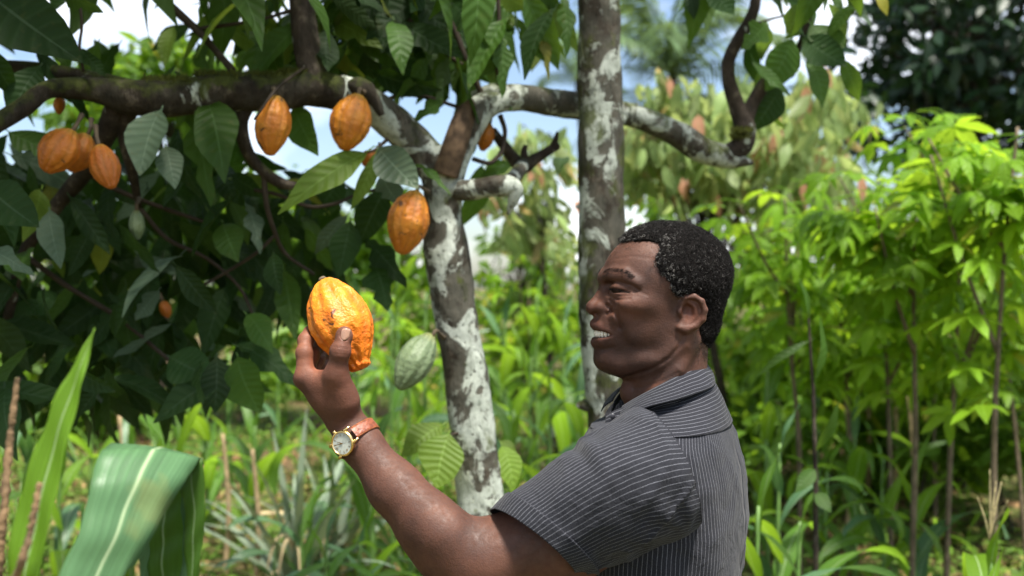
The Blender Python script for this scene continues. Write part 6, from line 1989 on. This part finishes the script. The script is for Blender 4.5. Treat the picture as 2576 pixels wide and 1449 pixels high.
M['pod_green'] = pod_material('unripe_pod_skin', (0.17, 0.225, 0.115), (0.12, 0.165, 0.075), (0.24, 0.29, 0.17), 0.3, furrow=(0.15, 0.19, 0.10))
M['pod_stalk'] = plain('pod_stalk', (0.10, 0.07, 0.04), 0.8)

def pod_mesh(name, ln, wd, mat, seed=0, nub=0.5, nu=72, nv=56, rot=(), ridge=1.0, taper=1.0):
    """Cacao pod along -Z from its stalk at the origin: ten furrowed ribs, warty skin, blunt point."""
    V, U, FU, RT = [], [], [], []
    for i in range(nv + 1):
        t = i / nv
        prof = math.sin(math.pi * min(1, t * 0.985 + 0.012)) ** 0.62
        prof *= 1.0 - taper * (0.16 * (t - 0.38) + 0.30 * max(0, t - 0.62))
        if t < 0.10: prof = max(prof, 0.34 * (t / 0.10) ** 0.5)
        prof += nub * 0.16 * math.exp(-((t - 0.975) / 0.03) ** 2)
        if i == 0 or i == nv: prof = 0.0
        for j in range(nu):
            a = 2 * math.pi * j / nu
            ph = a * 5 + 0.35 * math.sin(3 * t + seed)
            rib = abs(math.cos(ph)) ** 0.55                     # five broad double ribs
            fur = abs(math.cos(ph * 2 + 0.2)) ** 0.5
            amp = ridge * (0.055 + 0.075 * abs(t - 0.45) ** 1.2 * 2)
            r = wd * prof * (1 - amp * (1 - rib) - 0.4 * amp * (1 - fur))
            V.append((r * math.cos(a), r * math.sin(a), -ln * t))
            U.append((j / nu, t)); FU.append(max(0, 1 - rib * 1.25)); RT.append(0.0)
    V = np.array(V)
    V[:, 0] += 0.03 * ln * np.sin(-V[:, 2] / ln * 2.6 + seed)
    w = vnoise(V * 170 + seed * 3, seed) * 0.6 + vnoise(V * 330, seed + 2) * 0.4
    n = V.copy(); n[:, 2] = (V[:, 2] + ln * 0.5) * (wd / ln) ** 2 * 4; n /= np.linalg.norm(n, axis=1)[:, None] + 1e-9
    V = V + n * (w * 0.026 * wd + vnoise(V * 60, seed + 7) * 0.022 * wd)[:, None]
    RT = np.zeros(len(V))
    for (j, t, s) in rot:
        c = np.array([wd * math.cos(j) * 0.8, wd * math.sin(j) * 0.8, -ln * t])
        RT = np.maximum(RT, np.clip(1.4 - np.linalg.norm((V - c) * np.array([1, 1, 0.6]), axis=1) / s, 0, 1))
    F = [(i * nu + j, (i + 1) * nu + j, (i + 1) * nu + (j + 1) % nu, i * nu + (j + 1) % nu) for i in range(nv) for j in range(nu)]
    return mesh(name, V, np.array(F), np.array(U), mat=mat, attrs={'furrow': np.array(FU), 'rot': RT})

def pod(top, tip, wpx, mat, label, seed, group=None, nub=0.5, rot=(), spin=0.0, stalk_to=None, ridge=1.5, taper=0.15):
    """Pod whose stalk end and point lie at the two given (x, y, d)."""
    a, b = P(*top), P(*tip)
    ln = (b - a).length
    wd = wpx / 2 * S((top[2] + tip[2]) / 2)
    t = empty('cacao_pod', a, label, 'cacao pod', group)
    q = (b - a).to_track_quat('-Z', 'Y').to_matrix().to_4x4()
    mw = Matrix.Translation(a) @ q @ Matrix.Rotation(spin, 4, 'Z')
    link('husk', pod_mesh('husk', ln, wd, mat, seed, nub, rot=rot, ridge=ridge, taper=taper), t, None, mw)
    if stalk_to is not None:
        c = P(*stalk_to)
        dirv = (a - b).normalized()
        v, f, u = tube([np.array(a - dirv * 0.006), np.array(a + dirv * 0.012), np.array((a + c) / 2 + dirv * 0.006), np.array(c)], [0.0055, 0.0042, 0.0045, 0.0065], 10, 8)
        link('stalk', mesh('stalk', v, f, u, mat=M['pod_stalk']), t)
    return t

held = pod((812, 702, 1.415), (911, 931, 1.388), 160, M['pod'], 'large ripe orange cacao pod held up in the man\'s hand', 3, nub=0.9, spin=R(200), ridge=1.7, taper=0.8,
           rot=((R(-20), 0.86, 0.010), (R(-62), 0.13, 0.005), (R(5), 0.18, 0.006)))
v, f, u = tube([np.array(P(812, 704, 1.415)), np.array(P(809, 698, 1.416))], [0.0065, 0.0045], 6, 9)
link('stalk', mesh('stalk', v, f, u, mat=M['pod_stalk']), held)

# ------------------------------------------------------------------ wrist watch
def metal(name, c, rough=0.2):
    m, nt, N, L, b = nmat(name)
    tc = N.new('ShaderNodeTexCoord')
    n = noise(N, L, tc.outputs['Object'], 300, 4)
    rr = ramp(N, [(0.3, (rough * 0.7,) * 3), (0.7, (rough * 1.5,) * 3)])
    L.new(n.outputs['Fac'], rr.inputs['Fac']); L.new(rr.outputs['Color'], b.inputs['Roughness'])
    b.inputs['Base Color'].default_value = (*c, 1)
    b.inputs['Metallic'].default_value = 1.0
    return m
M['gold'] = metal('gold_plate', (0.86, 0.60, 0.26), 0.2)
M['gold_dark'] = metal('gilt_hand', (0.34, 0.20, 0.07), 0.35)
M['dial'] = plain('dial_face', (0.46, 0.48, 0.42), 0.35, var=0.04, bmp=0)
M['dial_ring'] = plain('dial_ring', (0.38, 0.40, 0.35), 0.4, var=0.04, bmp=0)
M['leather'] = plain('strap_leather', (0.19, 0.052, 0.022), 0.42, var=0.45, scale=220, bmp=0.7)
M['stitch'] = plain('strap_stitch', (0.52, 0.20, 0.05), 0.8, bmp=0)

fore = pw(880, 1074, 1.380) - pw(960, 1172, 1.362); fore /= np.linalg.norm(fore)       # along the forearm, to the hand
nz = np.array([-0.26, -0.94, -0.16]); nz -= fore * nz.dot(fore); nz /= np.linalg.norm(nz)        # out of the dial
_ax = pw(897, 1104, 1.376)
def skin_at(an, along=0.0):
    dv = nz * math.cos(an) + across * math.sin(an)
    lo_, hi_ = 0.0, 0.06
    for _ in range(16):
        mid = (lo_ + hi_) / 2
        if arm_sdf((_ax + fore * along + dv * mid)[None])[0] < 0: lo_ = mid
        else: hi_ = mid
    return lo_, dv
across = np.cross(nz, fore)                                                               # along the strap
WC = _ax + nz * (skin_at(0.0)[0] + 0.0050)
watch = empty('wrist_watch', Vector(WC), 'gold-cased wrist watch with pale dial and brown leather strap on the raised wrist', 'watch')
def wl_(a, b, c):
    """watch frame: a towards the hand (crown side), b along the strap, c out of the dial."""
    return WC + fore * a + across * b + nz * c
def lathe(prof, seg=48):
    V, F = [], []
    for r, z in prof:
        for k in range(seg):
            an = 2 * math.pi * k / seg
            V.append(wl_(r * math.cos(an), r * math.sin(an), z))
    for i in range(len(prof) - 1):
        for k in range(seg):
            F.append((i * seg + k, i * seg + (k + 1) % seg, (i + 1) * seg + (k + 1) % seg, (i + 1) * seg + k))
    F.append(tuple((len(prof) - 1) * seg + k for k in range(seg)))
    F.append(tuple(range(seg - 1, -1, -1)))
    return np.array(V), F, None
case = lathe([(0.0150, -0.0055), (0.0172, -0.0040), (0.0178, -0.001), (0.0176, 0.0012), (0.0168, 0.0022), (0.0158, 0.0030), (0.0149, 0.0026), (0.0146, 0.0012)])
link('case', mesh('case', case[0], case[1], mat=M['gold']), watch)
d_ = lathe([(0.0147, 0.0009), (0.0146, 0.0014)])
dial = link('dial', mesh('dial', d_[0], d_[1], smooth=False, mat=M['dial']), watch)
def plate(name, pts, z, mat, parent, th=0.0002):
    V = [wl_(a, b, z) for a, b in pts] + [wl_(a, b, z + th) for a, b in pts]
    n = len(pts)
    F = [tuple(range(n, 2 * n)), tuple(range(n - 1, -1, -1))] + [(i, (i + 1) % n, n + (i + 1) % n, n + i) for i in range(n)]
    return link(name, mesh(name, np.array(V), F, smooth=False, mat=mat), parent)
def spoke(name, clock, r0, r1, w0, w1, z, mat, parent):
    """clock in hours; three o'clock is at the crown, towards the hand."""
    an = R((3 - clock) * 30)
    ca, sa = math.cos(an), -math.sin(an) * DIALDIR
    pts = [(r0, -w0), (r1 * 0.55 + r0 * 0.45, -(w0 + w1) * 0.5), (r1, -w1), (r1, w1), (r1 * 0.55 + r0 * 0.45, (w0 + w1) * 0.5), (r0, w0)]
    return plate(name, [(ca * x - sa * y, sa * x + ca * y) for x, y in pts], z, mat, parent)
DIALDIR = -1
# the strap's 6 o'clock end runs up and to the right of the dial
for h in (1, 2, 4, 5, 7, 8, 10, 11):
    spoke('hour_marker', h, 0.0098, 0.0130, 0.00022, 0.00050, 0.00148, M['gold_dark'], dial)
DIG = {'3': [[(0, 0), (1, 0), (.45, .4), (1, .6), (.8, 1), (0, 1)]], '1': [[(.5, 0), (.5, 1)]], '2': [[(0, .15), (.5, 0), (.9, .25), (0, 1), (1, 1)]],
       '9': [[(1, .45), (.3, .55), (0, .25), (.5, 0), (1, .25), (.9, .8), (.3, 1)]]}
def numeral(txt, clock):
    an = R((3 - clock) * 30)
    ca, sa = math.cos(an), -math.sin(an) * DIALDIR
    up = R(90)                                       # 12 is up on the dial
    ux, uy = math.cos(up), -math.sin(up) * DIALDIR    # direction of 12 in (a, b)
    rx, ry = 1.0, 0.0                                 # direction of 3
    parts = []
    for q, ch in enumerate(txt):
        for line in DIG[ch]:
            pts = []
            for x, y in line:
                X = (x - 0.5) * 0.0019 + (q - (len(txt) - 1) / 2) * 0.0022; Y = (0.5 - y) * 0.0030
                pts.append(wl_(ca * 0.0112 + rx * X + ux * Y, sa * 0.0112 + ry * X + uy * Y, 0.00160))
            parts.append(tube(np.array(pts), np.full(len(pts), 0.00020), len(pts) * 4, 5))
    v, f, u = merge(parts)
    link('numeral', mesh('numeral', v, f, u, mat=M['gold_dark']), dial)
numeral('3', 3); numeral('12', 12); numeral('9', 9)
an = R((3 - 6) * 30)
sc_ = (0.0055 * math.cos(an), -0.0055 * math.sin(an) * DIALDIR)
plate('seconds_dial', [(sc_[0] + 0.0034 * math.cos(k * math.pi / 12), sc_[1] + 0.0034 * math.sin(k * math.pi / 12)) for k in range(24)], 0.00145, M['dial_ring'], dial, 0.00012)
spoke('hour_hand', 1.85, -0.001, 0.0085, 0.00075, 0.00020, 0.0018, M['gold_dark'], watch)
spoke('minute_hand', 0.85, -0.001, 0.0128, 0.00060, 0.00016, 0.0021, M['gold_dark'], watch)
v, f, u = tube([wl_(0.0174, 0, -0.001), wl_(0.0190, 0, -0.001), wl_(0.0206, 0, -0.001)], [0.0017, 0.0024, 0.0024], 6, 14)
link('winding_crown', mesh('winding_crown', v, f, u, mat=M['gold']), watch)
for sa in (-1, 1):
    for sb in (-1, 1):
        v, f, u = tube([wl_(0.0105 * sa, 0.0135 * sb, 0.0), wl_(0.0103 * sa, 0.0180 * sb, -0.0008), wl_(0.0100 * sa, 0.0218 * sb, -0.0042)], [0.0022, 0.0020, 0.0014], 8, 8)
        link('lug', mesh('lug', v, f, u, mat=M['gold']), watch)
# strap: follows the wrist all round, from lug to lug
def strap_at(an):
    """Centre line of the strap: on the skin, lifting to the lugs near the case."""
    r, dv = skin_at(an)
    p = _ax + dv * (r + 0.0016)
    e = min(an, 2 * math.pi - an)
    k = max(0.0, min(1.0, (R(75) - e) / R(35)))
    sgn = 1 if an < math.pi else -1
    lug = wl_(0, 0.0205 * sgn, -0.0036)
    return p * (1 - k) + (lug + (p - lug) * 0.25) * k, dv
ths = np.linspace(R(38), R(322), 64)
SPINE = [strap_at(an) for an in ths]
_sp = np.array([q[0] for q in SPINE])
for _ in range(6):
    _sp[1:-1] = _sp[1:-1] * 0.5 + (_sp[2:] + _sp[:-2]) * 0.25
rows = []
for an, c0, (q_, dv) in zip(ths, _sp, SPINE):
    wdt = 0.0090
    prof = [(-wdt, -0.0008), (-wdt * 0.96, 0.0008), (-wdt * 0.5, 0.0014), (0, 0.0016), (wdt * 0.5, 0.0014), (wdt * 0.96, 0.0008), (wdt, -0.0008)]
    rows.append([c0 + fore * a + dv * b for a, b in prof])
rows = np.array(rows)
f = [(i * 7 + j, (i + 1) * 7 + j, (i + 1) * 7 + j + 1, i * 7 + j + 1) for i in range(63) for j in range(6)] + [(i * 7 + 6, (i + 1) * 7 + 6, (i + 1) * 7, i * 7) for i in range(63)]
strap = link('strap', mesh('strap', rows.reshape(-1, 3), np.array(f), mat=M['leather']), watch)
for s_ in (-1, 1):
    parts = []
    for i in range(1, 62, 1):
        b = _sp[i] + SPINE[i][1] * 0.0013 + fore * 0.0076 * s_
        tdir = _sp[i + 1] - _sp[i - 1]; tdir /= np.linalg.norm(tdir)
        parts.append(tube([b - tdir * 0.0008, b + tdir * 0.0008], [0.00030, 0.00030], 3, 5))
    v, f, u = merge(parts)
    link('stitching', mesh('stitching', v, f, u, mat=M['stitch']), strap)

# ------------------------------------------------------------------ pods on the tree
PG = 'ripe pods hanging on the tree'
pod((690, 240, 2.20), (684, 392, 2.19), 92, M['pod_tree'], 'orange cacao pod with a blackened tip hanging from the mossy limb', 5, PG, 0.3, ((R(-60), 0.90, 0.022), (R(20), 0.95, 0.014)), R(20), (688, 222, 2.28))
pod((902, 236, 2.28), (868, 380, 2.26), 104, M['pod_tree'], 'plump orange cacao pod hanging where the left limb bends down', 6, PG, 0.3, (), R(75), (915, 232, 2.34))
pod((1050, 480, 2.36), (1008, 640, 2.34), 106, M['pod_tree'], 'orange cacao pod growing on the lichen-white trunk', 7, PG, 0.4, (), R(120), (1078, 482, 2.44))
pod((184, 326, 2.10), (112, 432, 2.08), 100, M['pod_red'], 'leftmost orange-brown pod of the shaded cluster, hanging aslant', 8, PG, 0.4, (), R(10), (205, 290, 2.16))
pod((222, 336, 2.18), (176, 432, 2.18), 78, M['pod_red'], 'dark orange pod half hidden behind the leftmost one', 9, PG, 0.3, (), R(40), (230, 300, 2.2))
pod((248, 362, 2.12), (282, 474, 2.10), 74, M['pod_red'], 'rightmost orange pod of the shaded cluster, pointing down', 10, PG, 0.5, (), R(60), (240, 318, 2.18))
pod((1232, 310, 2.62), (1212, 380, 2.62), 44, M['pod_tree'], 'small orange pod showing behind the grey limb', 11, PG, 0.4, (), R(0), (1236, 285, 2.6))
pod((944, 380, 2.44), (915, 418, 2.44), 46, M['pod_red'], 'shrivelled brown pod tucked under the plump orange one', 12, PG, 0.3, (), R(0), (958, 360, 2.44), 2.0)
pod((344, 528, 2.32), (346, 604, 2.32), 40, M['pod_green'], 'small pale green unripe pod hanging among the dark leaves', 13, 'unripe pods', 0.7, (), R(0), (350, 500, 2.36))
pod((1090, 842, 2.34), (998, 978, 2.30), 92, M['pod_green'], 'grey-green unripe pod growing on the side of the white trunk', 14, 'unripe pods', 0.3, (), R(30), (1118, 850, 2.46))
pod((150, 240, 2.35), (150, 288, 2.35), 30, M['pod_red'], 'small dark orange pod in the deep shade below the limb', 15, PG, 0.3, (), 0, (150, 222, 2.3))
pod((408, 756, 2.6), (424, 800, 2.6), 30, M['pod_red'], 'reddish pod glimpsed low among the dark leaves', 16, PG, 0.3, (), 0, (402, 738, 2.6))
